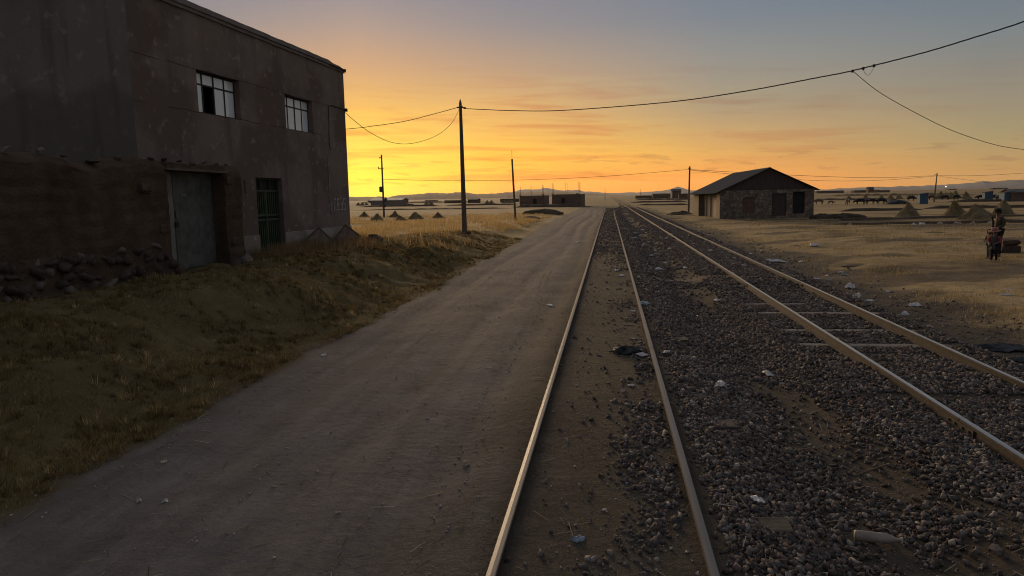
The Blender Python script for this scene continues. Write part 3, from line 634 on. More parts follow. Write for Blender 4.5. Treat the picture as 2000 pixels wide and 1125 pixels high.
# ------------------------------------------------------------------ adobe wall with gate
M_MUD = mat('adobe_mud', (0.088, 0.060, 0.040), 1.0, var=0.3, scale=2.2, bump=0.9, bscale=16, bdist=0.035, spec=0.05)
M_BRICK = mat('adobe_block', (0.094, 0.064, 0.043), 1.0, var=0.25, scale=5, bump=0.8, bscale=22, bdist=0.02, spec=0.05)
M_FSTONE = mat('foundation_stone', (0.088, 0.064, 0.050), 0.95, var=0.4, scale=5, bump=0.6, bscale=26, bdist=0.02, spec=0.15)
M_FSTONE2 = mat('pale_foundation_stone', (0.165, 0.135, 0.112), 0.95, var=0.35, scale=6, bump=0.6, bscale=26, bdist=0.02, spec=0.15)
M_ZINC = mat('gate_sheet', (0.098, 0.102, 0.090), 0.65, 0.25, var=0.45, scale=3, bump=0.25, bscale=9, bdist=0.01)
M_ZINCP = mat('gate_bare_sheet', (0.165, 0.168, 0.15), 0.6, 0.2, var=0.3, scale=4, bump=0.25, bscale=12)
WX = -9.3; Y0, YG0, YG1, Y1 = 3.0, 14.32, 16.62, 17.42
wallo = tag(empty('adobe_wall', (WX, 10, 1.0)), 'long brown adobe mud wall on rough stones, with a grey sheet-metal gate', 'wall')
def mud_top(y): return 2.44 + 0.07*math.sin(y*0.9) + 0.16*(float(fbm(np.array([y*1.1]), np.array([3.3]), 301, 4)[0])-0.5)*2 - (0.06 if y > 13.6 else 0)
def mud(y0, y1, x_back, zlo=-0.5, seed=0, ztop=None, name='mud_face', front=True):
    # coordinates local to the wall: x across (front is 0), y along minus 10
    ny_ = max(4, int((y1-y0)/0.12)); nz_ = 22; vs = []; fs = []
    for i in range(ny_+1):
        y = y0+(y1-y0)*i/ny_; zt = ztop if ztop else mud_top(y)
        for j in range(nz_+1):
            z = zlo+(zt-zlo)*j/nz_; k = j/nz_
            bul = 0.07*(float(fbm(np.array([y*0.9+seed]), np.array([z*1.1]), 303, 4)[0])-0.5)*2
            crs = 0.010*math.sin(z*2*math.pi/0.24)
            rnd = -0.16*max(0, (k-0.93)/0.07)**2
            e = 0
            if i in (0, ny_): e = -0.03
            vs.append((bul+crs+rnd+e-0.03*k, y-10, z))
        vs.append(((x_back)/2-0.05, y-10, zt+0.03)); vs.append((x_back, y-10, zt-0.05)); vs.append((x_back, y-10, zlo))
    c = nz_+4
    for i in range(ny_):
        for j in range(c-1): fs.append((i*c+j, (i+1)*c+j, (i+1)*c+j+1, i*c+j+1))
    fs += [tuple(range(c)), tuple((ny_)*c+k for k in range(c-1,-1,-1))]
    return MB().add(vs, fs).build(name, M_MUD, wallo)
mud(Y0, YG0, -0.48); mud(YG1, Y1, -1.05, seed=20); mud(YG0-0.02, YG1+0.02, -0.48, zlo=2.30, seed=33, name='lintel_mud')
# timber lintel under the mud over the gate
M_OLDWOOD = mat('old_timber', (0.11,0.08,0.06), 0.95, var=0.35, scale=5, bump=0.6, bscale=30, stretch=(6,0.7,6))
MB().bbox((-0.42, YG0-0.12-10, 2.262), (0.035, YG1+0.10-10, 2.315), 0.01, jit=0.006).build('lintel', M_OLDWOOD, wallo)
# broken coping and loose stones
for y, z, s in ((9.6,0.02,0.06),(10.35,0.04,0.10),(11.05,0.05,0.09),(11.55,0.03,0.08),(12.2,0.0,0.14),(13.0,0.02,0.11),(14.0,0.0,0.10),(14.5,0.03,0.09),(15.0,0.02,0.08),(15.5,0.02,0.10),(16.1,0.03,0.09),(16.7,0.02,0.12),(17.1,0.0,0.10)):
    v = SHAPES[random.randrange(14)]*s*np.array([1.0,1.3,0.75]); m = MB().add(v, IT.tolist()); m.build('coping_stone', M_FSTONE2 if y < 11.3 else M_FSTONE, wallo, loc=(-0.22+random.uniform(-0.08,0.12), y-10, mud_top(y)+z+0.03), rot=(random.uniform(-.3,.3),random.uniform(-.3,.3),random.uniform(0,6)))
# adobe blocks showing where the mud has fallen off beside the gate and on the end pier
for yb, row in ((13.35,range(3,9)),(13.85,range(1,10)),(16.78,range(1,9)),(17.18,range(0,9))):
    for r in row:
        if random.random() < 0.72: continue
        z = 0.28+r*0.215; y = yb + (0.18 if r % 2 else 0) - (0.10 if yb > 16 and r % 2 else 0); hl = (0.19 if yb < 16 else 0.155)*random.uniform(0.75,1.05)
        MB().bbox((-0.10, y-hl, z), (random.uniform(0.012,0.036), y+hl, z+0.195), 0.035, jit=0.024).build('adobe_block', M_BRICK, wallo, loc=(0,-10,0))
# rubble foundation, stone by stone
def fpos(loc, rot): return loc, rot
FST = []
for i in range(10):
    bm = bmesh.new(); bmesh.ops.create_icosphere(bm, subdivisions=2, radius=1.0)
    for v in bm.verts:
        p = v.co; sq = max(abs(p.x), abs(p.y), abs(p.z)); p = p.lerp(p/sq, 0.5); v.co = p*(0.80+0.5*mnoise.noise(p*0.9+Vector((i*7.3,0,0)))+0.16*mnoise.noise(p*2.6+Vector((0,i*3.1,0))))
    me_ = bpy.data.meshes.new('foundation_stone'); bm.to_mesh(me_); bm.free(); me_.polygons.foreach_set('use_smooth', [True]*len(me_.polygons)); me_.materials.append(M_FSTONE); FST.append(me_)
def fstone(y, z, ly, lz, m, d=0.0):
    me_ = FST[random.randrange(10)].copy() if False else FST[random.randrange(10)]; o_ = bpy.data.objects.new('foundation_stone', me_); COL.objects.link(o_); o_.parent = wallo; o_.scale = (0.19, ly, lz); o_.material_slots[0].link = 'OBJECT'; o_.material_slots[0].material = m
    (o_.location, o_.rotation_euler) = fpos(loc=(-0.055+d, y-10, z), rot=(random.uniform(-.5,.5), random.uniform(-.3,.3), random.uniform(-.25,.25)))
y = 6.0
for row, (zc, dz) in enumerate(((0.60,0.10),(0.42,0.11),(0.22,0.12),(0.02,0.12))):
    y = 6.0 + row*0.13
    while y < YG0-0.05:
        l_ = random.choice((random.uniform(0.06,0.12), random.uniform(0.1,0.2), random.uniform(0.16,0.27))); zz = zc + 0.05*math.sin(y*1.3) + (0.06 if y > 12 else 0)
        (fstone(y+l_, zz+random.uniform(-.06,.06), l_*1.02, dz*random.uniform(0.65,1.15), M_FSTONE2 if random.random() < 0.22 else M_FSTONE, random.uniform(-0.09,0.04)) if random.random() < 0.86 else None); y += 2*l_*random.uniform(0.8,1.05)
fstone(17.15, 0.02, 0.26, 0.24, M_FSTONE2, 0.16); fstone(16.75, 0.0, 0.2, 0.16, M_FSTONE, 0.10)
# gate
gx = -0.40
gate = empty('gate', (gx, 0, 0)); gate.parent = wallo
ymid = 14.98
def sheet(name, y0, y1, z0, z1, m, x=0.0, warp=0.02):
    n1, n2 = 8, 12; vs = []; fs = []
    for i in range(n1+1):
        for j in range(n2+1):
            yy = y0+(y1-y0)*i/n1-10; z = z0+(z1-z0)*j/n2
            vs.append((x+warp*(float(fbm(np.array([yy*2]), np.array([z*1.5]), 310, 2)[0])-0.5), yy, z))
    for i in range(n1):
        for j in range(n2): a_ = i*(n2+1)+j; fs.append((a_, a_+n2+1, a_+n2+2, a_+1))
    b0 = len(vs); vs += [(v[0]-0.02, v[1], v[2]) for v in vs]; fs += [tuple(b0+i for i in f[::-1]) for f in list(fs)]
    return MB().add(vs, fs).build(name, m, gate)
sheet('leaf', ymid+0.02, YG1+0.05, 0.06, 2.26, M_ZINC); sheet('leaf', YG0-0.05, ymid-0.03, 0.10, 2.26, M_ZINCP, x=0.02, warp=0.04)
MB().bbox((-0.02, ymid-0.05-10, 0.08), (0.012, ymid+0.03-10, 2.26), 0.006).build('meeting_post', M_FRAME, gate)
MB().bbox((0.02, ymid-0.03-10, 1.02), (0.07, ymid+0.09-10, 1.14), 0.012).tube([(0.045,ymid-10,1.13),(0.045,ymid-10,1.19),(0.045,ymid+0.05-10,1.19),(0.045,ymid+0.05-10,1.13)],0.009,6).build('padlock', M_FRAME, gate)
MB().bbox((0.012, ymid+0.05-10, 1.22), (0.04, ymid+0.10-10, 1.40), 0.008).build('handle', M_ZINCP, gate)
for yy, z in ((15.25,1.74),):
    MB().add([(0.022,yy-10,z),(0.022,yy+0.20-10,z-0.03),(0.022,yy+0.28-10,z+0.01),(0.022,yy+0.10-10,z+0.05)], [(0,1,2,3)]).build('paper_scrap', M_ZINCP, gate)
MB().bbox((0.03, 17.40-10, 1.78), (0.075, 17.46-10, 2.12), 0.008).build('wall_batten', M_OLDWOOD, wallo)

# two square framed boards leaning cornerwise against the plinth
M_BOARD = mat('rusty_board', (0.17,0.125,0.095), 0.9, var=0.35, scale=5, bump=0.5, bscale=25)
for s, lab, tilt in ((3.75, 'square brown board leaning cornerwise on the plinth, nearer the green door', -0.09), (1.45, 'square brown board leaning cornerwise on the plinth, nearer the house corner', 0.04)):
    mbw = house.matrix_world if False else Matrix.Translation(HB) @ Matrix.Rotation(TH, 4, 'Z')
    bo = empty('leaning_board', (0,0,0)); hs = 0.36
    bo.matrix_world = mbw @ Matrix.Translation((s, 0.50, 0.22)) @ Matrix.Rotation(R(-50), 4, 'Z') @ Matrix.Rotation(R(20), 4, 'X') @ Matrix.Rotation(R(45)+tilt, 4, 'Y')
    tag(bo, lab, 'board', 'boards leaning on the plinth')
    MB().bbox((-hs+0.04,-0.012,-hs+0.04),(hs-0.04,0.012,hs-0.04),0.004).build('panel', M_BOARD, bo)
    for k in range(4):
        MB().bbox((-hs,-0.022,hs-0.06),(hs-0.06,0.024,hs),0.006).build('edge_strip', M_OLDWOOD, bo, rot=(0,k*math.pi/2,0))

# ------------------------------------------------------------------ gabled shed beyond the main line
def stone_material(name, base, mortar, sc):
    m = mat(name, base, 0.95, var=0.25, scale=2.0, bump=0.0); t = m.node_tree; n_ = t.nodes; l = t.links; p = P(m); src = p.inputs['Base Color'].links[0].from_socket
    tcn = n_.new('ShaderNodeTexCoord'); vo = n_.new('ShaderNodeTexVoronoi'); vo.feature = 'DISTANCE_TO_EDGE'; vo.inputs['Scale'].default_value = sc; l.new(tcn.outputs['Object'], vo.inputs['Vector'])
    r = n_.new('ShaderNodeMapRange'); r.inputs[1].default_value = 0.02; r.inputs[2].default_value = 0.10; l.new(vo.outputs[0], r.inputs[0])
    v2 = n_.new('ShaderNodeTexVoronoi'); v2.inputs['Scale'].default_value = sc; l.new(tcn.outputs['Object'], v2.inputs['Vector']); hs = n_.new('ShaderNodeHueSaturation'); s2 = n_.new('ShaderNodeSeparateColor'); l.new(v2.outputs['Color'], s2.inputs[0])
    mr = n_.new('ShaderNodeMapRange'); mr.inputs[3].default_value = 0.6; mr.inputs[4].default_value = 1.45; l.new(s2.outputs[0], mr.inputs[0]); l.new(mr.outputs[0], hs.inputs['Value']); l.new(src, hs.inputs['Color'])
    x = n_.new('ShaderNodeMix'); x.data_type = 'RGBA'; x.inputs[6].default_value = (*mortar, 1); l.new(r.outputs[0], x.inputs[0]); l.new(hs.outputs[0], x.inputs[7]); l.new(x.outputs[2], p.inputs['Base Color'])
    bp = n_.new('ShaderNodeBump'); bp.inputs['Strength'].default_value = 0.8; bp.inputs['Distance'].default_value = 0.05; l.new(r.outputs[0], bp.inputs['Height']); l.new(bp.outputs[0], p.inputs['Normal'])
    return m
M_SHED = stone_material('shed_masonry', (0.21,0.165,0.12), (0.11,0.085,0.065), 3.2)
M_SHEDP = mat('shed_pale_render', (0.20,0.15,0.105), 0.95, var=0.25, scale=2, bump=0.4, bscale=12)
M_SHEDG = mat('gable_boards', (0.070,0.052,0.042), 0.95, var=0.3, scale=1.5, bump=0.3, stretch=(4,1,0.6))
M_TIN = mat('corrugated_tin', (0.085,0.075,0.070), 0.7, 0.2, var=0.3, scale=1.2, bump=0.2, stretch=(0.4,2,0.4))
M_SHDOOR = mat('brown_shed_door', (0.16,0.050,0.032), 0.8, var=0.3, scale=3, bump=0.3, stretch=(6,6,0.5))
M_BLOCKED = mat('blocked_opening_adobe', (0.135,0.080,0.055), 0.95, var=0.25, scale=3, bump=0.5, bscale=14)
SZ = -0.03
shed = tag(empty('gabled_shed', (10.95, 73.3, SZ), R(2.5)), 'dark stone shed with gabled tin roof and blocked windows beyond the tracks', 'shed')
SW, SL_, EV, AP = 9.0, 16.6, 2.84, 4.95
gh = [(2.15, 3.35, 0.55, 2.12), (5.0, 6.4, 0.25, 2.45), (7.0, 8.15, 0.45, 2.55)]
fw_ = holed_wall(SW, EV-0.02, gh, 0.30, step=0.5, amp=0.02, z0=-0.4); fw_.v = [(x, -y, z) for x, y, z in fw_.v]; fw_.f = [f[::-1] for f in fw_.f]
fw_.build('gable_wall', M_SHED, shed)
MB().add([(0,0.01,EV-0.02),(SW,0.01,EV-0.02),(SW/2+0.15,0.01,AP-0.05),(0,0.3,EV-0.02),(SW,0.3,EV-0.02),(SW/2+0.15,0.3,AP-0.05)], [(0,1,2),(3,5,4),(0,3,4,1)]).build('gable', M_SHEDG, shed)
for a, b, c, d in gh[:1]: MB().bbox((a-0.001,0.10,c),(b+0.001,0.2,d),0.01).build('blocked_window', M_BLOCKED, shed)
MB().bbox((5.001,0.16,0.251),(6.399,0.24,2.449),0.01).build('door', M_SHEDG, shed)
MB().box((7.001,0.26,0.451),(8.149,0.295,2.549)).build('window_dark_panel', M_DARKROOM, shed)  # near-black panel stands for the shade inside the window
MB().bbox((6.98,-0.04,2.55),(8.17,0.05,2.66),0.01).build('window_lintel', M_OLDWOOD, shed)
MB().add([(SW,0,-0.4),(SW,SL_,-0.4),(SW,SL_,EV),(SW,0,EV)],[(0,1,2,3)]).add([(0,SL_,-0.4),(SW,SL_,-0.4),(SW,SL_,EV),(SW/2+0.15,SL_,AP-0.05),(0,SL_,EV)],[(4,3,2,1,0)]).build('rear_wall', M_SHED, shed)
# long side: pale end piers, recessed dark boarding, door with a pale transom
MB().bbox((-0.02,0.03,-0.4),(0.55,1.9,EV-0.03),0.015).build('pier', M_SHEDP, shed)
MB().bbox((-0.02,12.6,-0.4),(0.55,SL_-0.02,EV-0.03),0.015).build('pier', M_SHEDP, shed)
MB().bbox((0.48,1.9,-0.4),(0.60,12.6,EV-0.03),0.01).build('recessed_wall', M_SHEDG, shed)
MB().bbox((0.40,2.3,-0.1),(0.478,5.6,1.95),0.01).build('door', M_SHDOOR, shed)
MB().bbox((0.36,2.2,1.96),(0.478,5.7,2.08),0.01).build('door_transom', M_SHEDP, shed)
for yy in (7.4, 9.9): MB().bbox((0.40,yy,-0.1),(0.478,yy+0.14,EV-0.04),0.01).build('wall_post', M_OLDWOOD, shed)
# corrugated sheets
def corr(parent, p0, p1, q0, q1, n, name, m, waves=9, th=0.012):
    # sheets side by side from edge p0->q0 (ridge) to p1->q1 (eave)
    p0, p1, q0, q1 = map(Vector, (p0, p1, q0, q1)); nrm = (q0-p0).cross(p1-p0).normalized()
    if nrm.z < 0: nrm = -nrm
    for k in range(n):
        vs = []; fs = []; w = waves*2+1
        for i in range(w):
            t = (k + i/(w-1)*1.02)/n; t = min(t, 1.0); off = nrm*((0.018 if i % 2 else -0.0)+(0.006 if k % 2 else 0))
            a_ = p0.lerp(q0, t)+off; b_ = p1.lerp(q1, t)+off; jt = random.uniform(-0.02,0.02)
            for s in (0, 0.5, 1.0): vs.append(a_.lerp(b_, s+ (jt*0.3 if s == 1 else 0)) )
        for i in range(w-1):
            for s in range(2): fs.append((i*3+s, i*3+s+1, (i+1)*3+s+1, (i+1)*3+s))
        b0 = len(vs); vs += [v-nrm*th for v in vs]; fs += [tuple(b0+j for j in f[::-1]) for f in list(fs)]
        MB().add(vs, fs).build(name, m, parent)
rx = SW/2+0.15
corr(shed, (rx,-0.35,AP+0.03), (-0.62,-0.35,EV-0.30+0.03), (rx,SL_+0.3,AP-0.02), (-0.62,SL_+0.3,EV-0.36), 16, 'roof_sheet', M_TIN)
corr(shed, (rx,-0.35,AP+0.03), (SW+0.50,-0.35,EV-0.12), (rx,SL_+0.3,AP-0.02), (SW+0.50,SL_+0.3,EV-0.15), 16, 'roof_sheet', M_TIN)
MB().add([(rx-0.15,-0.36,AP+0.01),(rx,-0.36,AP+0.075),(rx+0.15,-0.36,AP+0.01),(rx-0.15,SL_+0.31,AP-0.04),(rx,SL_+0.31,AP+0.03),(rx+0.15,SL_+0.31,AP-0.04)],[(0,1,4,3),(1,2,5,4)]).build('ridge_cap', M_TIN, shed)
# ------------------------------------------------------------------ grass
M_BLADE = blade_mat('dry_grass', (1,1,1), 0.35)
def blades(name, X, Y, Hh, Wd, tint, label, lean=0.6, parent_z=None, bend=False):
    n = len(X); a = RNG.uniform(0, 2*math.pi, n); la = RNG.uniform(0, 2*math.pi, n); lm = np.abs(RNG.normal(0, lean, n)); lm = np.minimum(lm, 1.6)
    Z = (H(X, Y) if parent_z is None else parent_z) - 0.01
    dx, dy = np.cos(a)*Wd/2, np.sin(a)*Wd/2; hx = Hh*np.sin(lm)*np.cos(la); hy = Hh*np.sin(lm)*np.sin(la); hz = Hh*np.cos(lm)*np.ones(n)
    b1 = np.stack([X-dx, Y-dy, Z], -1); b2 = np.stack([X+dx, Y+dy, Z], -1); tp = np.stack([X+hx, Y+hy, Z+np.maximum(hz, 0.012)], -1)
    V = np.stack([b1, b2, tp], 1).reshape(-1, 3); T = np.arange(3*n).reshape(n, 3)
    o = np_mesh(name, V, T, M_BLADE, cols=np.repeat(tint, 3, axis=0)); return tag(o, label, 'grass', kind='stuff')
def tints(n, cols, p, jit=0.35):
    c = np.array(cols)[RNG.choice(len(cols), n, p=p)]; return c*(1-jit+2*jit*RNG.random((n,1)))
# turf of the bank: tussocks of splayed blades over a short mat
def on_bank(X, Y): return (X < road_edge(Y) + 0.10 - 0.5*(fbm(X*3, Y*3, 121, 3)-0.40)) & ((Y < 17.4) & (X > -9.26) | (Y >= 17.4) & (X > -9.85-0.0558*(26.6-Y)) & (Y < 26.6) | (Y >= 26.6))
TURF = [(0.19,0.138,0.056),(0.27,0.195,0.088),(0.105,0.076,0.032),(0.46,0.34,0.175),(0.145,0.116,0.044)]; TP = [.30,.28,.16,.14,.12]
n = 430000
Y = 3.2*(44/3.2)**RNG.random(n); X = RNG.uniform(-10.2, -4.3, n); cl = fbm(X*1.7, Y*1.3, 123, 4)
k = on_bank(X, Y) & (RNG.random(n) < 0.55+0.45*ss(0.25, 0.5, cl)) & ~((X < -8.2) & (Y < 11.5) & (RNG.random(n) < 0.8)); X, Y, cl = X[k], Y[k], cl[k]; m = len(X)
bX, bY, bH, bW, bT = [X], [Y], [(0.020+0.045*RNG.random(m)**1.5)*(0.6+0.8*ss(0.35, 0.7, cl))], [0.0035+0.00042*Y], [tints(m, TURF, TP)*(0.7+0.6*fbm(X*0.5+9, Y*0.4, 127, 3)[:,None])]
blades('bank_turf', X, Y, bH[0], bW[0], bT[0], 'short matted straw-brown turf on the bank below the house', 0.85)
nc = 15000; cX = RNG.uniform(-10.2, -4.3, nc); cY = 3.2*(44/3.2)**RNG.random(nc); k = on_bank(cX+0.05, cY) & (RNG.random(nc) < ss(0.30, 0.62, fbm(cX*0.8, cY*0.7, 124, 3))) & ~((cX < -8.2) & (cY < 11.5) & (RNG.random(nc) < 0.7)); cX, cY = cX[k], cY[k]; nc = len(cX)
per = 34; sc_ = (0.6+0.9*RNG.random(nc)**2)*np.where(RNG.random(nc) < 0.05, 1.9, 1.0); ctint = tints(nc, TURF, TP, 0.4)
ang = RNG.uniform(0, 2*math.pi, (nc, per)); rad = np.abs(RNG.normal(0, 0.05, (nc, per)))*sc_[:,None]; X = cX[:,None]+rad*np.cos(ang); Y = cY[:,None]+rad*np.sin(ang); Hh = (0.05+0.075*RNG.random((nc, per)))*sc_[:,None]
lm = 0.25+1.0*np.clip(rad/0.10, 0, 1.1)+RNG.normal(0, 0.2, (nc, per)); Z = H(X, Y)-0.01; wd = (0.0035+0.0004*Y); fa = ang+math.pi/2+RNG.normal(0, 0.5, (nc, per))
dx, dy = np.cos(fa)*wd/2, np.sin(fa)*wd/2; tip = np.stack([X+Hh*np.sin(lm)*np.cos(ang), Y+Hh*np.sin(lm)*np.sin(ang), Z+np.maximum(Hh*np.cos(lm), 0.012)], -1)
V = np.stack([np.stack([X-dx, Y-dy, Z], -1), np.stack([X+dx, Y+dy, Z], -1), tip], 2).reshape(-1, 3)
tg = np.repeat(np.repeat(ctint, per, axis=0)*(0.7+0.6*RNG.random((nc*per, 1))), 3, axis=0)
tag(np_mesh('bank_tussocks', V, np.arange(len(V)).reshape(-1, 3), M_BLADE, cols=tg), 'splayed dry tussocks rising from the turf of the bank', 'grass', kind='stuff')
# dry standing grass of the field beside and beyond the house
n = 290000
Y = 26.0*(112/26.0)**RNG.random(n); X = -5.5 - 40*RNG.random(n)**1.5*(Y/60+0.35)
k = (X < road_edge(Y)-0.9-0.9*(fbm(Y*0.3, X*0.3, 131, 2))) & ~((X < -9.7) & (Y < 26.9)); cl = fbm(X*0.55, Y*0.38, 133, 4); k &= RNG.random(n) < 0.10+0.9*ss(0.42, 0.62, cl)
k &= RNG.random(n) < np.clip(0.12+ss(-8.3, -11.0, X) + ss(44, 60, Y), 0, 1)
X, Y, cl = X[k], Y[k], cl[k]; m = len(X)
hh = (0.10+0.32*RNG.random(m))*(0.55+0.8*ss(0.4,0.7,cl))*(1-0.35*ss(50,100,Y)); wd = 0.003+0.00035*Y
blades('field_grass', X, Y, hh, wd, tints(m, [(0.60,0.42,0.18),(0.72,0.53,0.26),(0.42,0.28,0.115)], [.5,.25,.25]), 'tall golden dry grass in the field beyond the house', 0.28)
# brush along the foot of the house
n = 22000; s = RNG.uniform(0.2, 7.6, n); o_ = np.abs(RNG.normal(0.05, 0.75, n)); k = (RNG.random(n) < ss(0.30, 0.6, fbm(s*1.1, o_*1.0, 141, 3))*(0.3+0.7*ss(7.2, 5.5, s)+0.4*(s < 5))) & ~((s < 1.2) & (o_ > 0.8)); s, o_ = s[k], o_[k]
ct, st = math.cos(TH), math.sin(TH); X = HB[0]+ct*s-st*(o_+0.06); Y = HB[1]+st*s+ct*(o_+0.06)
blades('dry_brush', X, Y, 0.10+0.36*RNG.random(len(X))**1.7, np.full(len(X), 0.011), tints(len(X), [(0.30,0.205,0.105),(0.22,0.145,0.075),(0.40,0.29,0.15)], [.45,.4,.15]), 'dry brown weeds growing along the foot of the house wall', 0.26)
# matted straw and short tufts on the right
n = 320000
Y = 8.0*(75/8.0)**RNG.random(n); X = 6.5 + (Y*1.05+2)*RNG.random(n)
sw_ = ss(6.3, 8.3, X + (fbm(X*0.25, Y*0.25, 63, 4)-0.5)*2.6 + (fbm(X*1.3, Y*1.3, 61, 4)-0.5)*1.6); cl = fbm(X*0.9, Y*0.7, 151, 4)
k = (RNG.random(n) < sw_*(0.08+0.92*ss(0.44, 0.64, cl))) & ~((X > 10.5) & (X < 20.4) & (Y > 72.6))
X, Y, cl = X[k], Y[k], cl[k]; m = len(X)
blades('straw_turf', X, Y, (0.04+0.09*RNG.random(m))*(0.7+0.7*ss(0.5,0.7,cl)), 0.004+0.0005*Y, tints(m, [(0.42,0.31,0.15),(0.28,0.20,0.095),(0.55,0.43,0.23),(0.18,0.14,0.06)], [.4,.3,.15,.15]), 'flattened straw coloured turf on the open ground right of the tracks', 1.05)
# sparse weeds and straws between the siding rails
n = 16000; X = RNG.uniform(-0.62, 0.62, n); Y = 3.2*(30/3.2)**RNG.random(n); cl = fbm(X*2.2, Y*1.1, 161, 4); k = RNG.random(n) < ss(0.50, 0.66, cl)*(0.9-0.5*(X > 0.3)); X, Y = X[k], Y[k]
blades('track_weeds', X, Y, 0.015+0.04*RNG.random(len(X)), 0.003+0.0004*Y, tints(len(X), [(0.15,0.115,0.055),(0.09,0.08,0.035),(0.28,0.21,0.12)], [.5,.35,.15]), 'sparse dry weeds between the siding rails', 0.95)
# loose straws and twigs lying on road, siding and ballast
n = 900; X = RNG.uniform(-4.8, 6.0, n); Y = 3.4*(26/3.4)**RNG.random(n); a = RNG.uniform(0, math.pi, n); l_ = RNG.uniform(0.03, 0.11, n); w_ = 0.0022+0.0002*Y
d = np.stack([np.cos(a), np.sin(a)], -1); Z = H(X, Y)+np.where((X > 0.9) & (X < 6), 0.05, 0.008)
c0 = np.stack([X-d[:,0]*l_, Y-d[:,1]*l_, Z], -1); c1_ = np.stack([X+d[:,0]*l_, Y+d[:,1]*l_, Z+0.012], -1); pw = np.stack([-d[:,1]*w_, d[:,0]*w_, 0*w_], -1); pz = np.array([0,0,0.004])
V = np.stack([c0-pw, c0+pw, c1_+pw, c1_-pw, (c0+c1_)/2+pz], 1).reshape(-1,3); T = (np.array([(0,1,4),(1,2,4),(2,3,4),(3,0,4)])[None]+5*np.arange(n)[:,None,None]).reshape(-1,3)
tag(np_mesh('loose_straw', V, T, M_BLADE, cols=np.repeat(tints(n, [(0.30,0.24,0.16),(0.16,0.12,0.08),(0.42,0.36,0.27)], [.4,.4,.2]), 5, axis=0)), 'scattered pale straws and twigs lying on the road and tracks', 'straw', kind='stuff')

# ------------------------------------------------------------------ poles
M_POLE = mat('weathered_pole', (0.115,0.088,0.066), 0.95, var=0.3, scale=4, bump=0.4, bscale=20, stretch=(5,5,0.5))
M_INS = mat('insulator', (0.10,0.09,0.085), 0.4, bump=0)
M_TRAFO = mat('transformer_grey', (0.07,0.065,0.06), 0.6, 0.2, bump=0.1)
def pole(name, base, top, r0, r1, label, pointed=False, group='utility poles'):
    o = tag(empty(name, base), label, 'pole', group); d = Vector(top)-Vector(base); pts = [d*(-0.04), d*0.25, d*0.6, d*0.97, d]; rad = [r0, r0*0.93, r0*0.45+r1*0.55, r1, r1*(0.3 if pointed else 0.95)]
    MB().tube(pts, rad, 10).build('shaft', M_POLE, o, smooth=False); return o
def ring(o, z, r, px=0): MB().tube([(px,0,z-0.05),(px,0,z+0.05)], r, 10).build('clamp', M_INS, o)
PB = (-8.02, 39.4, h1(-8.02,39.4)); PT = (-8.06, 39.4, 7.95)
p1 = pole('utility_pole', PB, PT, 0.145, 0.08, 'tall tapered wooden pole on the bank crest carrying the long sagging cable', True)
hz = PT[2]-PB[2]
ring(p1, hz-0.42, 0.10); MB().bbox((-0.24,-0.03,hz-0.47),(-0.10,0.03,hz-0.39),0.01).bbox((0.10,-0.03,hz-0.50),(0.26,0.03,hz-0.42),0.01).build('cable_hook', M_INS, p1)
v = MB()
for k in range(9): q = SHAPES[k]*random.uniform(0.10,0.18); v.add(q+np.array([0.32*math.cos(k*0.7), 0.32*math.sin(k*0.7), 0.02]), IT.tolist())
v.build('packing_stones', M_FSTONE, p1)
p2 = pole('utility_pole', (-9.19,70.4,h1(-9.19,70.4)), (-9.42,70.4,6.3), 0.11, 0.085, 'thin leaning pole tipped with a rod, left of the road')
MB().tube([(-0.23,0,6.05),(-0.235,0,6.85)], 0.018, 5).build('rod', M_INS, p2)
p3 = pole('utility_pole', (-31.3,97.1,h1(-31.3,97.1)), (-31.3,97.1,8.8), 0.15, 0.10, 'pole with transformer boxes standing among the small straw stacks')
for (x, z, a, b, nm) in ((-0.28,3.95,0.34,0.75,'transformer'),(0.30,2.45,0.42,0.55,'meter_box'),(0.22,1.65,0.26,0.30,'switch_box')):
    MB().bbox((x-a/2,-0.25,z-b/2),(x+a/2,0.25,z+b/2),0.05).tube([(x,0,z+b/2),(x,0,z+b/2+0.15)],0.05,6).build(nm, M_TRAFO, p3)
MB().bbox((-0.55,-0.06,6.75),(0.22,0.06,6.86),0.02).bbox((-0.52,-0.05,6.86),(-0.44,0.05,7.12),0.02).bbox((-0.30,-0.06,8.35),(0.05,0.06,8.45),0.02).bbox((-0.3,-0.05,8.2),(-0.2,0.05,8.36),0.02).build('crossarm', M_TRAFO, p3)
p4 = pole('utility_pole', (10.64,98.8,h1(10.64,98.8)), (10.72,98.8,6.2), 0.13, 0.10, 'dark wooden pole standing at the left end of the stone shed')
p5 = pole('utility_pole', (62.7,149.4,h1(62.7,149.4)), (63.0,149.4,5.6), 0.13, 0.10, 'reddish pole in the pasture beside the blue privy')
for p, z in ((p4, 5.9), (p5, 5.3)): MB().bbox((-0.15,-0.05,z),(0.25,0.05,z+0.08),0.01).build('cable_hook', M_INS, p)
for x, y, h_, lab in ((-2.4,420,6.5,'tiny far pole near the vanishing point of the tracks, left'),(24,560,7,'tiny far pole right of the vanishing point of the tracks')):
    pole('utility_pole', (x,y,h1(x,y)), (x,y,h_), 0.16, 0.14, lab)

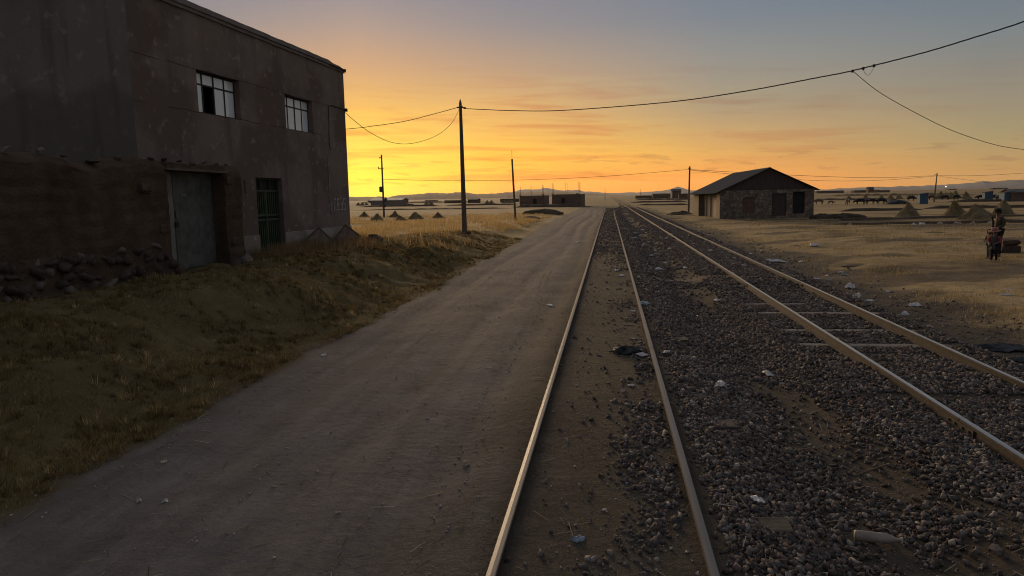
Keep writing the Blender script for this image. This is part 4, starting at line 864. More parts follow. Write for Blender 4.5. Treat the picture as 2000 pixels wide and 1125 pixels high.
# ------------------------------------------------------------------ cables
def cable(name, pts, r, label, twist=False, n=5):
    P_ = [Vector(p) for p in pts]; out = []
    for i in range(len(P_)-1):                              # Catmull-Rom through the given points
        a, b, c, d = P_[max(0,i-1)], P_[i], P_[i+1], P_[min(len(P_)-1,i+2)]
        for k in range(10):
            t = k/10; out.append(0.5*((2*b)+(c-a)*t+(2*a-5*b+4*c-d)*t*t+(-a+3*b-3*c+d)*t**3))
    out.append(P_[-1]); mb = MB()
    if twist:
        L_ = [0]
        for p, q in zip(out[:-1], out[1:]): L_.append(L_[-1]+(q-p).length)
        for ph in (0, 2.1, 4.2):
            fine = []; m_ = int(L_[-1]/0.12)
            for j in range(m_+1):
                s = L_[-1]*j/m_; i = min(len(L_)-2, int(np.searchsorted(L_, s, side='right'))-1); f = (s-L_[i])/max(1e-6, L_[i+1]-L_[i]); p = out[i].lerp(out[i+1], f); d = (out[i+1]-out[i]).normalized(); u = d.cross(Vector((0,0,1))).normalized(); w = u.cross(d); g_ = s*5.5+ph
                fine.append(p + (u*math.cos(g_)+w*math.sin(g_))*r*0.9)
            mb.tube(fine, r*0.8, 4)
    else: mb.tube(out, r, n)
    return tag(mb.build(name, M_CABLE), label, 'cable', 'overhead cables')
def rayd(px, py):
    d = fw + rt*((px-1000)/1390.0) - up*((py-562.5)/1390.0); return d
def sight(px, py, A, B_):                                   # surveyed point: where a line of sight meets the vertical plane through plan points A, B
    d = rayd(px, py); nrm = np.array([B_[1]-A[1], -(B_[0]-A[0])]); t = ((np.array(A[:2])-CAM[:2])@nrm)/(d[:2]@nrm); return tuple(CAM+d*t)
def run(A, B_, pix): return [sight(x, y, A, B_) for x, y in pix]
A, B_ = (PT[0],PT[1]), (11.7, 22.0)
main_pts = run(A, B_, [(906,212),(1000,216),(1100,215.5),(1300,200),(1450,179),(1600,151),(1665,138),(1800,104),(1900,74),(2000,42)])
e1 = np.array(main_pts[-1]); e0 = np.array(main_pts[-2]); main_pts += [tuple(e1+(e1-e0)*1.0+np.array([0,0,0.12])), tuple(e1+(e1-e0)*3.2+np.array([0,0,0.6]))]
cable('overhead_cable', main_pts, 0.0125, 'long twisted cable sagging from the tall pole up to the top right', True)
jn = np.array(main_pts[6]); jd = np.array(main_pts[7])-jn; jd /= np.linalg.norm(jd)
drop = [tuple(jn)] + run((jn[0],jn[1]), (16.4,31.0), [(1719,181),(1799,226),(1865,257),(1941,282),(2000,292)]); q1 = np.array(drop[-1]); q0 = np.array(drop[-2]); drop += [tuple(q1+(q1-q0)*1.2+np.array([0,0,0.12])), tuple(q1+(q1-q0)*3+np.array([0,0,0.9]))]
cable('service_drop', drop, 0.011, 'thin service cable dropping from the long cable to the right edge')
# clamps and the little loop where the drop is tapped off
cl_ = MB()
for s in (0.0, 0.34, 0.68): c = jn+jd*s; cl_.bbox(tuple(c-np.array([.035,.035,.06])), tuple(c+np.array([.035,.035,.03])), 0.01)
lo = [tuple(jn+jd*(0.34+0.34*t)+np.array([0,0,-0.05-0.22*math.sin(math.pi*t)])) for t in np.linspace(0,1,9)]
cl_.tube(lo, 0.006, 4)
tag(cl_.build('cable_clamps', M_CABLE), 'three small clamps with a wire loop where the thin cable branches off', 'clamp')
hk = (PT[0]-0.15, PT[1], PT[2]-0.45)
cable('overhead_cable', run((hk[0],hk[1]), (-22,46), [(897,209),(850,222),(790,237),(730,246),(677,252)]) + [(-24.5,47.2,7.05)], 0.018, 'straight cable running left from the tall pole to behind the house')
cable('service_drop', run((hk[0],hk[1]), (-9.85,26.5), [(897,214),(880,243),(850,266),(805,280),(765,278),(725,260),(695,238),(671,217)]), 0.011, 'slack cable hanging in a deep loop from the tall pole to the house corner')
cable('overhead_cable', run((-31.3,97.1), (10.7,98.8), [(748,350),(850,352.5),(1000,352),(1170,345),(1346,331)]), 0.022, 'thin far cable from the transformer pole to the pole by the shed')
cable('overhead_cable', run((10.7,98.8), (63,149.4), [(1347,331),(1430,336),(1592,344),(1720,347),(1827,343)]), 0.028, 'upper far cable from the shed pole to the pasture pole')
cable('overhead_cable', run((10.7,98.9), (63,149.5), [(1347,332),(1430,340),(1592,352.5),(1720,352),(1827,344)]), 0.024, 'lower far cable from the shed pole to the pasture pole')
cable('overhead_cable', run((63,149.4), (110,165), [(1827,343),(1900,343),(2000,338)])+[(120,168,7.2)], 0.028, 'upper far cable running right from the pasture pole')
cable('overhead_cable', run((63,149.4), (74,150), [(1827,343),(1870,349),(1932,357)]), 0.02, 'thin far cable dropping from the pasture pole towards the second privy')

# ------------------------------------------------------------------ straw stacks
M_HAY = mat('straw_stack', (0.19,0.145,0.076), 1.0, var=0.3, scale=9, bump=0.8, bscale=30, stretch=(3,3,0.5), bdist=0.05)
def stack_mesh(seed, h_, r_, pw=1.0):
    n, m = 18, 7; vs = []; fs = []
    for j in range(m):
        k = j/(m-1); rr = r_*(1-k)**pw*(1.0 if j else 1.12)+0.05*r_
        for i in range(n):
            a = 2*math.pi*i/n; q = 1+0.42*(float(fbm(np.array([math.cos(a)*1.6+seed]), np.array([math.sin(a)*1.6+k*1.2]), 400, 3)[0])-0.5)*2
            vs.append((rr*q*math.cos(a)+0.16*math.sin(seed+k*2.2)*k, rr*q*math.sin(a)+0.12*math.cos(seed*2+k*2)*k, h_*k*(0.96 if j < m-1 else 1)))
    for j in range(m-1):
        for i in range(n): fs.append((j*n+i, j*n+(i+1)%n, (j+1)*n+(i+1)%n, (j+1)*n+i))
    fs.append(tuple((m-1)*n+i for i in range(n)))
    return MB().add(vs, fs).mesh('stack_body')
def straw_mesh(seed, h_, r_, nb=700):
    rr = np.random.default_rng(seed); k = rr.random(nb)**1.4; a = rr.uniform(0, 2*math.pi, nb); R0 = r_*(1-k)**1.05*(0.9+0.25*rr.random(nb))+0.05; X = R0*np.cos(a); Y = R0*np.sin(a); Z = h_*k
    ln = 0.14*h_+0.34*h_*rr.random(nb)**1.5; dn = np.stack([np.cos(a)*0.55, np.sin(a)*0.55, -0.75+0.9*(rr.random(nb) > 0.75)], -1)+rr.normal(0,0.42,(nb,3)); dn /= np.linalg.norm(dn,axis=1,keepdims=True)
    w = 0.014*(0.5+h_); p = np.stack([X,Y,Z],-1); s = np.stack([-np.sin(a)*w, np.cos(a)*w, 0*a],-1); tip = p+dn*ln[:,None]; tip[:,2] = np.maximum(tip[:,2], 0.01)
    V = np.stack([p-s,p+s,tip],1).reshape(-1,3); me = bpy.data.meshes.new('straw'); me.from_pydata(V.tolist(), [], np.arange(3*nb).reshape(nb,3).tolist()); at = me.color_attributes.new('tint','FLOAT_COLOR','POINT'); c = np.ones((3*nb,4),np.float32); c[:,:3] = np.repeat(np.array([[0.25,0.195,0.10]])*(0.55+0.8*rr.random((nb,1))),3,axis=0); at.data.foreach_set('color', c.ravel()); me.update(); return me
HAYB = [stack_mesh(s, 1.0, 1.0, p) for s, p in ((1,1.15),(5,0.8),(9,1.3),(14,0.95),(21,0.7))]; HAYS = [straw_mesh(s, 1.0, 1.0) for s in (1,2,3,4,5)]
for m_ in HAYB: m_.materials.append(M_HAY)
for m_ in HAYS: m_.materials.append(M_BLADE)
def haystack(x, y, r_, h_, label, group, i):
    o = tag(empty('straw_stack', (x,y,h1(x,y)-0.02), random.uniform(0,6)), label, 'straw stack', group); o.scale = (r_*random.uniform(0.85,1.15), r_*random.uniform(0.85,1.15), h_*random.uniform(0.82,1.0)); o.rotation_euler = (random.uniform(-.07,.07), random.uniform(-.07,.07), random.uniform(0,6))
    link('stack_body', HAYB[i%5], None, o); s = link('straw', HAYS[i%5], None, o); tag(s, kind='stuff')
Lh = [(-36.6,104,0.95,1.05,'pointed small straw stack nearest the house corner, left of the transformer pole'),(-26.9,81,0.95,1.02,'broad small straw stack just left of the foot of the transformer pole'),(-30.6,100,0.8,1.2,'small straw stack partly hidden behind another, right of the transformer pole'),(-23.8,79.8,0.92,0.85,'low small straw stack in front of another, right of the transformer pole'),(-23.9,87,0.98,1.12,'lone small straw stack midway between transformer pole and tall pole'),(-21.3,88,0.9,1.0,'small straw stack nearest the tall wooden pole, on its left')]
for i, (x,y,r_,h_,lab) in enumerate(Lh): haystack(x,y,r_*0.9,h_*0.92,lab,'small straw stacks in the left field',i)
haystack(-28.6,84,0.45,0.45,'tiny straw heap behind the broad stack left of the transformer pole','small straw stacks in the left field',2)
Rh = [(27.1,69.7,1.05,1.50,'tall straw stack below the blue privy, leftmost of the big ones'),(30.9,69.2,1.10,1.62,'tall straw stack with a blunt top, second of the big ones from the left'),(30.2,63.9,1.30,1.42,'widest big straw stack, just left of the standing man'),(36.1,71.5,1.05,1.75,'big straw stack rising behind the shoulder of the standing man')]
for i, (x,y,r_,h_,lab) in enumerate(Rh): haystack(x,y,r_,h_,lab,'big straw stacks on the right',i+1)
def gpt(px, py, z=0.0):
    d = rayd(px, py); t = (z-CAM[2])/d[2]; return CAM[0]+d[0]*t, CAM[1]+d[1]*t
for i, (px, py) in enumerate(((1658,391),(1691,389),(1721,389),(1739,389),(1756,389),(1775,388),(1782,388),(1836,389),(1858,388.5),(1866,387),(1887,388.5))):
    x, y = gpt(px, py); haystack(x, y, 1.35 if px > 1830 else 0.95, 2.1 if px > 1830 else 1.4, ORL[i]+' of the distant little straw stacks among the cows, far right pasture', 'distant straw stacks', i)
for i, (px, py) in enumerate(sorted((700,401.5) for _ in ()) or sorted(((700,401.5),(708,401.5),(716,401),(985,397),(992,396.5),(998,397),(833,400),(842,400),(952,398),(960,398)))):
    x, y = gpt(px, py); haystack(x, y, 1.3, 1.7, ORL[i]+' of the speck-like straw stacks scattered far across the left field', 'far row of straw stacks', i)

# ------------------------------------------------------------------ far buildings
M_ADOBE = mat('far_adobe', (0.12,0.085,0.06), 1.0, var=0.25, scale=0.8, bump=0.3, bscale=4)
M_BRICKW = mat('raw_brick', (0.145,0.095,0.070), 1.0, var=0.25, scale=1.4, bump=0.3, bscale=8)
M_ROOFD = mat('dark_tin_roof', (0.10,0.095,0.095), 0.7, 0.2, var=0.2, scale=1, bump=0)
M_ROOFL = mat('pale_tin_roof', (0.35,0.33,0.31), 0.5, 0.4, var=0.15, scale=1, bump=0)
M_REBAR = mat('rebar', (0.10,0.06,0.04), 0.8, bump=0)
M_BLUE = mat('blue_tin', (0.060,0.115,0.170), 0.85, 0.0, var=0.25, scale=2.5, bump=0.2, stretch=(5,5,0.4))
M_BLUED = mat('dark_blue_tin', (0.050,0.080,0.110), 0.85, 0.0, var=0.25, scale=2.5, bump=0.2)
def far_house(px, py, w_, d_, h_, label, roof='flat', wm=None, rm=None, doors=(), rh=0.8, rz=0.0, group='far buildings', over=0.25, name='farmhouse'):
    x, y = gpt(px, py); o = tag(empty(name, (x,y,h1(x,y)-0.05), rz), label, 'building', group); wm = wm or M_ADOBE; rm = rm or M_ROOFD
    hb = MB(); hb.bbox((0,0,-0.3),(w_,d_,h_),0.02); hb.build('wall', wm, o)
    if roof == 'gable':
        mb = MB(); a = over; mb.add([(-a,-a,h_-0.05),(w_+a,-a,h_-0.05),(w_+a,d_/2,h_+rh),(-a,d_/2,h_+rh),(-a,d_+a,h_-0.05),(w_+a,d_+a,h_-0.05)],[(0,1,2,3),(3,2,5,4)]); mb.add([(-a,-a,h_-0.11),(w_+a,-a,h_-0.11),(w_+a,d_/2,h_+rh-0.06),(-a,d_/2,h_+rh-0.06),(-a,d_+a,h_-0.11),(w_+a,d_+a,h_-0.11)],[(3,2,1,0),(4,5,2,3)]); mb.build('roof', rm, o)
        MB().add([(0,0.01,h_-0.04),(0,d_-0.01,h_-0.04),(0,d_/2,h_+rh-0.08)],[(0,2,1)]).add([(w_,0.01,h_-0.04),(w_,d_-0.01,h_-0.04),(w_,d_/2,h_+rh-0.08)],[(0,1,2)]).build('gable', wm, o)
    elif roof == 'shed':
        a = over; mb = MB(); mb.add([(-a,-a,h_+0.05),(w_+a,-a,h_+0.05+rh),(w_+a,d_+a,h_+0.05+rh),(-a,d_+a,h_+0.05)],[(0,1,2,3)]).add([(-a,-a,h_),(w_+a,-a,h_+rh),(w_+a,d_+a,h_+rh),(-a,d_+a,h_)],[(3,2,1,0)]).add([(-a,-a,h_),(w_+a,-a,h_+rh),(w_+a,-a,h_+rh+0.05),(-a,-a,h_+0.05)],[(0,1,2,3)]); mb.build('roof', rm, o)
        MB().add([(0,0.0,h_-0.03),(w_,0.0,h_-0.03),(w_,0.0,h_+rh-0.02)],[(0,1,2)]).build('gable', wm, o)
    for (u, w2, z0, z1) in doors: MB().bbox((u,-0.04,z0),(u+w2,0.02,z1),0.01).build('opening_slab', M_DARKROOM, o)  # dark slabs on the wall face stand for shaded doorways
    return o
# two unfinished brick houses with rods sticking up
ba = far_house(1015,404.5,6.6,6,2.95,'unfinished flat brick house with rebar rods, left of its twin','flat',M_BRICKW,doors=((3.6,1.0,0.0,2.1),),rz=R(-7.87))
bb_ = far_house(1078,404.5,7.2,6,3.05,'unfinished flat brick house with rebar rods, right of its twin','flat',M_BRICKW,doors=((2.35,1.0,0.0,2.2),),rz=R(-7.87))
for o, xs_, tops in ((ba,(0.15,0.30,3.1,3.3,6.2,6.35,6.5),(2.6,2.3,2.9,2.4,2.8,2.8,2.5)),(bb_,(0.05,0.25,0.45,3.5,4.0,6.7,6.9,7.05),(2.8,2.9,2.6,2.9,2.8,3.1,2.9,3.0))):
    for x, t in zip(xs_, tops): MB().tube([(x,0.15,2.9),(x+random.uniform(-.06,.06),0.15,3.0+t)], 0.028, 4).build('rebar_rod', M_REBAR, o)
    for x, w in ((0.0,0.3),(6.05,0.5)): MB().bbox((x+0.02,0.02,2.9),(x+w,0.4,3.25),0.02).build('column_stub', M_BRICKW, o)
MB().bbox((6.9,0.6,0),(8.0,1.2,0.6),0.05,jit=0.05).build('low_wall', M_BRICKW, ba)
far_house(724,403,14.5,7,2.55,'long low grey house with pale tin roof in the left field','gable',mat('far_grey_wall',(0.19,0.16,0.13),1.0,bump=0),M_ROOFL,rz=R(-7),rh=0.9)
far_house(788,402.2,3.2,3,0.9,'small dark pen beside the long low house','flat',rz=R(-7))
far_house(868,397.2,10.5,6,1.7,'ruined low adobe house left of the tall pole','flat',rz=R(-7)); far_house(914,397,5.4,5,2.0,'ruined low adobe house right of the tall pole','gable',rz=R(-7),rh=0.4)
far_house(977,394.8,10,6,2.0,'dark far-off farm row left of the thin leaning pole','flat',rz=R(-7)); far_house(718,394.5,18,8,2.2,'far-off dark farm near the house corner on the skyline','gable',rz=R(-7),rh=0.8)
far_house(830,394,12,6,1.5,'far-off low farm between transformer pole and tall pole','flat',rz=R(-7))
far_house(1241,388,12,6,2.2,'far low adobe house right of the track vanishing point','flat'); far_house(1275,387.5,12,6,2.9,'far long adobe house with flat roof left of the tower-like house','gable',rh=0.5)
hs_ = far_house(1313,389,4.5,5,4.4,'far tower-like two-storey adobe house with peaked roof left of the shed','gable',rh=1.0,over=0.3); MB().bbox((1.4,-0.05,1.0),(2.2,0.02,2.2),0.02).build('opening_slab', M_SHEDP, hs_)
far_house(1326,389,4.5,5,2.9,'far adobe house joined to the right of the tower-like house','flat')
far_house(1595,377.8,33,14,3.2,'far dark farm row on the skyline just right of the shed','flat'); far_house(1668,376.5,30,12,3.0,'far dark farm row with a small pediment on the right skyline','flat'); far_house(1696,376.3,6,8,4.6,'far small gabled house rising from the farm row on the right skyline','gable',rh=2.0); far_house(1712,376,14,8,2.5,'far low house at the right end of the skyline farm row','flat')
far_house(1853,371,16,8,2.5,'far-off dark farm beyond the pasture, right skyline','flat'); far_house(1938,370,24,8,2.3,'far-off long dark farm on the right skyline','flat')
# blue privies and the blue shed
for px, py, w_, h_, lab in ((1796,398.4,1.32,1.75,'dark blue tin privy with slanting roof, left of the pasture pole'),(1923,392.6,1.42,1.75,'blue tin privy by the shed at the right edge')):
    o = far_house(px,py,w_,1.5,h_,lab,'shed',M_BLUE,M_ROOFD,rh=0.22,group='blue tin privies',over=0.22,name='privy',rz=R(-8))
    for k in range(7): MB().bbox((0.06+k*(w_-0.12)/6-0.02,-0.02,0.0),(0.06+k*(w_-0.12)/6+0.02,0.0-0.002,h_-0.02),0.004).build('corrugation', M_BLUE, o)
o = far_house(1975,393.5,8,5,1.75,'low reddish adobe shed with a dark tin roof at the right edge','gable',M_BRICKW,M_ROOFD,rh=0.55,over=0.3,name='low_shed',rz=R(-8))
far_house(1961,393.6,1.35,3,1.65,'narrow blue lean-to against the shed at the right edge','shed',M_BLUE,M_ROOFD,rh=0.3,over=0.15,name='lean_to',rz=R(-10))
# far lamp already lit in the pasture
x, y = gpt(1846.5, 379); lp = tag(empty('yard_lamp', (x,y,h1(x,y))), 'tiny lit white lamp far out in the right pasture', 'lamp'); MB().tube([(0,0,0),(0,0,3.2)],0.06,5).build('post', M_POLE, lp); m_ = bpy.data.meshes.new('lamp_head'); bm = bmesh.new(); bmesh.ops.create_icosphere(bm, subdivisions=2, radius=0.24); bm.to_mesh(m_); bm.free(); link('lamp_head', m_, mat('lamp_glow',(0.9,0.9,0.85),0.4,bump=0,emit=((1,0.97,0.9),3.0)), lp, (0,0,3.6))
# low walls, berms and scrub lines that stripe the plain
M_BERM = mat('berm_earth', (0.085,0.060,0.038), 1.0, var=0.35, scale=0.6, bump=0.6, bscale=5)
def berm(px0, py0, px1, py1, h_, w_, label, m_=None, name='earth_bank', cat='bank'):
    a = gpt(px0,py0); b = gpt(px1,py1); L_ = math.hypot(b[0]-a[0], b[1]-a[1]); n = max(12, min(140, int(L_/0.8))); vs = []; fs = []; sd_ = px0*0.13
    ux, uy = (b[0]-a[0])/L_, (b[1]-a[1])/L_
    for i in range(n+1):
        t = i/n; x = a[0]+(b[0]-a[0])*t; y = a[1]+(b[1]-a[1])*t; wv = w_*0.6*(float(fbm(np.array([t*9+sd_]),np.array([1.1]),500,3)[0])-0.5)*2; x += -uy*wv; y += ux*wv; e = min(1, 6*t+0.15, 6*(1-t)+0.15); hh_ = h_*e*(0.45+1.1*float(fbm(np.array([t*n*0.35+sd_]),np.array([7.7]),503,3)[0])); z = h1(x,y)
        for o_, k in ((-w_,-0.15),(-w_*0.4,0.8*hh_),(0.1*w_,hh_),(w_*0.5,0.65*hh_),(w_,-0.15)): vs.append((x-uy*o_, y+ux*o_, z+k))
    for i in range(n):
        for k in range(4): fs.append((i*5+k,(i+1)*5+k,(i+1)*5+k+1,i*5+k+1))
    return tag(MB().add(vs,[f[::-1] for f in fs]).build(name, m_ or M_BERM, smooth=False), label, cat, 'low banks and walls across the plain')
berm(1600,432,2040,421,0.22,0.5,'long dark strip standing for the shadowed ditch below the big straw stacks'); berm(1612,440,2040,434,0.20,0.45,'long low rubble bank nearest the open ground on the right')  # first strip is dark earth in place of a ditch in shadow
berm(1640,413,1800,410,0.35,0.6,'dark bank behind the leftmost big straw stack'); berm(1805,408,2040,405,0.40,0.7,'dark bank behind the right big straw stacks'); berm(1850,395,2040,392,0.5,0.8,'dark bank in front of the second blue privy')
berm(700,404.5,860,402.5,0.6,1.2,'dark bank across the left field in front of the far houses'); berm(870,402,1010,400,0.5,1.0,'dark bank across the field left of the unfinished houses'); berm(695,411,1005,407,0.25,1.0,'low broad bank across the left field behind the small stacks')
berm(1005,405.5,1150,404.5,0.7,1.0,'scrubby dark bank at the feet of the unfinished houses'); berm(1230,396,1345,394.5,0.5,1.2,'low dark bank between the tracks and the far tower-like house'); berm(1245,401,1348,400,0.35,1.0,'lower dark bank left of the shed pole')
berm(1600,391,1750,390,0.5,1.0,'dark bank behind the cows left of the blue privy'); berm(1620,383,1900,381,0.9,2.0,'thin dark wall line far out in the right pasture'); berm(690,397.2,960,395,0.9,2.0,'thin dark wall line far out in the left plain'); berm(1240,391,1345,390,0.8,1.5,'thin wall line in front of the far tower-like house')
def mound(px, py, r_, h_, label, m_=None, sx=1.0, name='earth_mound', rough=0.4, cat='mound'):
    x, y = gpt(px, py, 0.1); n, m = 16, 6; vs = []; fs = []
    for j in range(m):
        k = j/(m-1); rr = r_*math.cos(k*math.pi/2)
        for i in range(n):
            a = 2*math.pi*i/n; q = 1+rough*(float(fbm(np.array([math.cos(a)*1.5+px]),np.array([math.sin(a)*1.5+k*2]),510,3)[0])-0.5)*2; vs.append((rr*q*math.cos(a)*sx, rr*q*math.sin(a), h_*math.sin(k*math.pi/2)*(0.8+0.4*q-0.2)-0.1))
    for j in range(m-1):
        for i in range(n): fs.append((j*n+i,j*n+(i+1)%n,(j+1)*n+(i+1)%n,(j+1)*n+i))
    return tag(MB().add(vs,fs).build(name, m_ or M_BERM, loc=(x,y,h1(x,y))), label, cat, None)
mound(1062,418.5,2.0,0.85,'dark rubble mound beside the road below the unfinished houses',sx=1.5); mound(1037,428,1.1,0.35,'small brown earth mound between thin pole and road')
M_TARP = mat('black_tarp', (0.022,0.022,0.024), 0.6, var=0.3, scale=2, bump=0.5, bscale=6)
mound(1750,397.5,2.1,0.85,'black tarp-covered heap in the pasture left of the blue privy',M_TARP,1.1,'tarp_heap',cat='heap')
M_BUSH = mat('dark_scrub', (0.055,0.042,0.026), 1.0, var=0.4, scale=4, bump=0.9, bscale=18)
mound(1604,424.5,0.9,0.55,'dark low bush against the right corner of the shed',M_BUSH,1.2,'low_bush',0.6,'bush'); mound(1643,424,1.1,0.5,'dark low bush a little right of the shed',M_BUSH,1.7,'low_bush',0.6,'bush'); mound(1330,417,1.6,0.5,'dark scrubby bush at the foot of the shed pole',M_BUSH,1.2,'low_bush',0.6,'bush')
mound(1822,455,0.5,0.18,'small grassy hummock on the open ground left of the people',M_HAY,1.3,'grass_hummock',0.6,'hummock'); mound(1625,430,0.7,0.3,'straw-coloured tussock right of the shed',M_HAY,1.2,'grass_hummock',0.6,'hummock'); mound(1465,429,0.5,0.3,'small tussock at the foot of the gable wall',M_HAY,1,'grass_hummock',0.6,'hummock')
mound(1842,472,0.6,0.10,'low dark hump of earth on the open ground',M_BERM,2.2,'earth_mound'); mound(1700,512,0.5,0.07,'dark flat hump of soil right of the main line',M_BERM,2.0,'earth_mound')
# ------------------------------------------------------------------ people and animals (grown from joints)
def skin(name, verts, edges, rad, mats, parent=None, sub=1, root=0, facemat=None, loc=None):
    me = bpy.data.meshes.new(name); me.from_pydata([tuple(v) for v in verts], edges, []); o = bpy.data.objects.new(name, me); COL.objects.link(o)
    md = o.modifiers.new('skin', 'SKIN'); md.use_smooth_shade = True; md.branch_smoothing = 0.4
    for i, r in enumerate(rad): 
        sv = me.skin_vertices[0].data[i]; sv.radius = (r if isinstance(r, tuple) else (r, r)); sv.use_root = (i == root)
    s = o.modifiers.new('sub', 'SUBSURF'); s.levels = sub; s.render_levels = sub
    dg = bpy.context.evaluated_depsgraph_get(); ev = o.evaluated_get(dg); m2 = bpy.data.meshes.new_from_object(ev); bpy.data.objects.remove(o); bpy.data.meshes.remove(me); m2.name = name
    r = link(name, m2, mats, parent, loc, smooth=True)
    if facemat:
        for p in m2.polygons: p.material_index = facemat(p.center)
    return r
def cloth(name, c, rough=0.9, var=0.2): return mat(name, c, rough, var=var, scale=6, bump=0.4, bscale=25, bdist=0.01)
M_SKIN = mat('skin', (0.20,0.115,0.075), 0.6, var=0.1, scale=5, bump=0)
M_HAIR = mat('black_hair', (0.012,0.010,0.010), 0.6, bump=0.2)
def person(loc, rz, h, label, top, legs, shoes, hat, pose, mats, scale_w=1.0):
    # standing figure facing +x in its own frame; h full height
    o = tag(empty('person', loc, rz), label, 'person'); k = h/1.7; hd = pose.get('head', 1.0)
    J = {'pel':(0,0,.92),'wai':(0,0,1.05),'che':(0.01,0,1.27),'nec':(0.02,0,1.44),'hea':(0.04,0,1.545),'cro':(0.03,0,1.66),
         'shL':(0,.17,1.39),'shR':(0,-.17,1.39),'hiL':(0,.09,.90),'hiR':(0,-.09,.90),'knL':(.03,.10,.49),'knR':(.0,-.10,.49),'anL':(0,.11,.08),'anR':(-.03,-.11,.08),'toL':(.14,.13,.035),'toR':(.11,-.13,.035)}
    J.update(pose['arms'])
    names = list(J); 
    def S(n): x, y, z = J[n]; z2 = z*k if z < 1.44 or hd == 1 else 1.44*k+(z-1.44)*k*hd; return (x*k, y*k*scale_w, z2)
    E_ = [('pel','wai'),('wai','che'),('che','nec'),('nec','hea'),('hea','cro'),('che','shL'),('che','shR'),('shL','elL'),('elL','wrL'),('shR','elR'),('elR','wrR'),('pel','hiL'),('pel','hiR'),('hiL','knL'),('knL','anL'),('anL','toL'),('hiR','knR'),('knR','anR'),('anR','toR')]
    RD = {'pel':.10,'wai':.085,'che':(.105,.08),'nec':.055,'hea':.085*hd,'cro':.07*hd,'shL':.050,'shR':.050,'elL':.040,'elR':.040,'wrL':.03,'wrR':.03,'hiL':.085,'hiR':.085,'knL':.058,'knR':.058,'anL':.04,'anR':.04,'toL':.035,'toR':.035}
    V = [S(n) for n in names]; ed = [(names.index(a), names.index(b)) for a, b in E_]
    rd = [tuple(k*x for x in RD[n]) if isinstance(RD[n], tuple) else k*RD[n] for n in names]
    # palm and five fingers on each hand
    for s in 'LR':
        w = Vector(S('wr'+s)); d = (w-Vector(S('el'+s))).normalized(); side = d.cross(Vector((0,0,1))).normalized(); wi = names.index('wr'+s)
        V.append(tuple(w+d*0.065*k)); rd.append(0.030*k); pi_ = len(V)-1; ed.append((wi, pi_))
        for f, (off, ln) in enumerate(((-0.030,.065),(-0.010,.078),(0.010,.074),(0.028,.058))):
            a = w+d*0.10*k+side*off*k; b = a+d*ln*0.55*k+Vector((0,0,-0.012*k)); c = b+d*ln*0.4*k+Vector((0,0,-0.028*k)); i = len(V); V += [tuple(a), tuple(b), tuple(c)]; rd += [0.010*k,0.009*k,0.008*k]; ed += [(pi_,i),(i,i+1),(i+1,i+2)]
        a = w+d*0.04*k-side*0.035*k; b = a+d*0.04*k-side*0.015*k; i = len(V); V += [tuple(a), tuple(b)]; rd += [0.012*k,0.010*k]; ed += [(pi_,i),(i,i+1)]
    skin('body', V, ed, rd, M_SKIN, o)
    hc = Vector(S('hea')); r = 0.1*k*hd
    # face: nose, eyes, ears
    fm = MB(); fm.add([(hc.x+r*0.80,hc.y-0.016*k,hc.z-0.015*k),(hc.x+r*0.80,hc.y+0.016*k,hc.z-0.015*k),(hc.x+r*1.12,hc.y,hc.z-0.02*k),(hc.x+r*0.84,hc.y,hc.z+0.03*k)],[(0,2,3),(2,1,3),(0,1,2)]); fm.build('nose', M_SKIN, o)
    for q in (-1, 1):
        m = bpy.data.meshes.new('eye'); bm = bmesh.new(); bmesh.ops.create_icosphere(bm, subdivisions=1, radius=0.012*k); bm.to_mesh(m); bm.free(); link('eye', m, M_HAIR, o, (hc.x+r*0.80, hc.y+q*0.032*k, hc.z+0.022*k))
        MB().bbox((hc.x-0.018*k,hc.y+q*r*0.86-0.008*k,hc.z-0.03*k),(hc.x+0.016*k,hc.y+q*r*0.86+0.008*k,hc.z+0.03*k),0.005).build('ear', M_SKIN, o)
    MB().bbox((hc.x+r*0.78,hc.y-0.024*k,hc.z-0.058*k),(hc.x+r*0.86,hc.y+0.024*k,hc.z-0.048*k),0.003).build('mouth', M_HAIR, o)
    # clothes
    tn = ['pel','wai','che','shL','elL','wrL','shR','elR','wrR']; tr = {'pel':.145,'wai':.14,'che':(.165,.135),'shL':.078,'shR':.078,'elL':.06,'elR':.06,'wrL':.046,'wrR':.046}; te = [('pel','wai'),('wai','che'),('che','shL'),('shL','elL'),('elL','wrL'),('che','shR'),('shR','elR'),('elR','wrR')]
    tv = [Vector(S(n)) for n in tn]
    for s in ('L','R'):
        i = tn.index('wr'+s); j = tn.index('el'+s); tv[i] = tv[i].lerp(tv[j], 0.12)
    if pose.get('coat'): tv[0] = Vector((0,0,(0.92-pose['coat'])*k)); tr['pel'] = pose.get('hem', .18)
    skin('jacket', tv, [(tn.index(a),tn.index(b)) for a,b in te], [tuple(k*x for x in tr[n]) if isinstance(tr[n], tuple) else k*tr[n] for n in tn], top, o, facemat=pose.get('fm'))
    ln_ = ['pel','hiL','knL','anL','hiR','knR','anR']; lr = {'pel':.135,'hiL':.10,'knL':.078,'anL':.062,'hiR':.10,'knR':.078,'anR':.062}; le = [('pel','hiL'),('hiL','knL'),('knL','anL'),('pel','hiR'),('hiR','knR'),('knR','anR')]
    skin('trousers', [S(n) for n in ln_], [(ln_.index(a),ln_.index(b)) for a,b in le], [k*lr[n] for n in ln_], legs, o)
    for s in 'LR':
        a, t = Vector(S('an'+s)), Vector(S('to'+s)); skin('shoe', [a+Vector((-0.03*k,0,-0.01*k)), a+Vector((0.0,0,-0.03*k)), t], [(0,1),(1,2)], [0.045*k,0.05*k,0.042*k], shoes, o)
    return o, k, hc, r
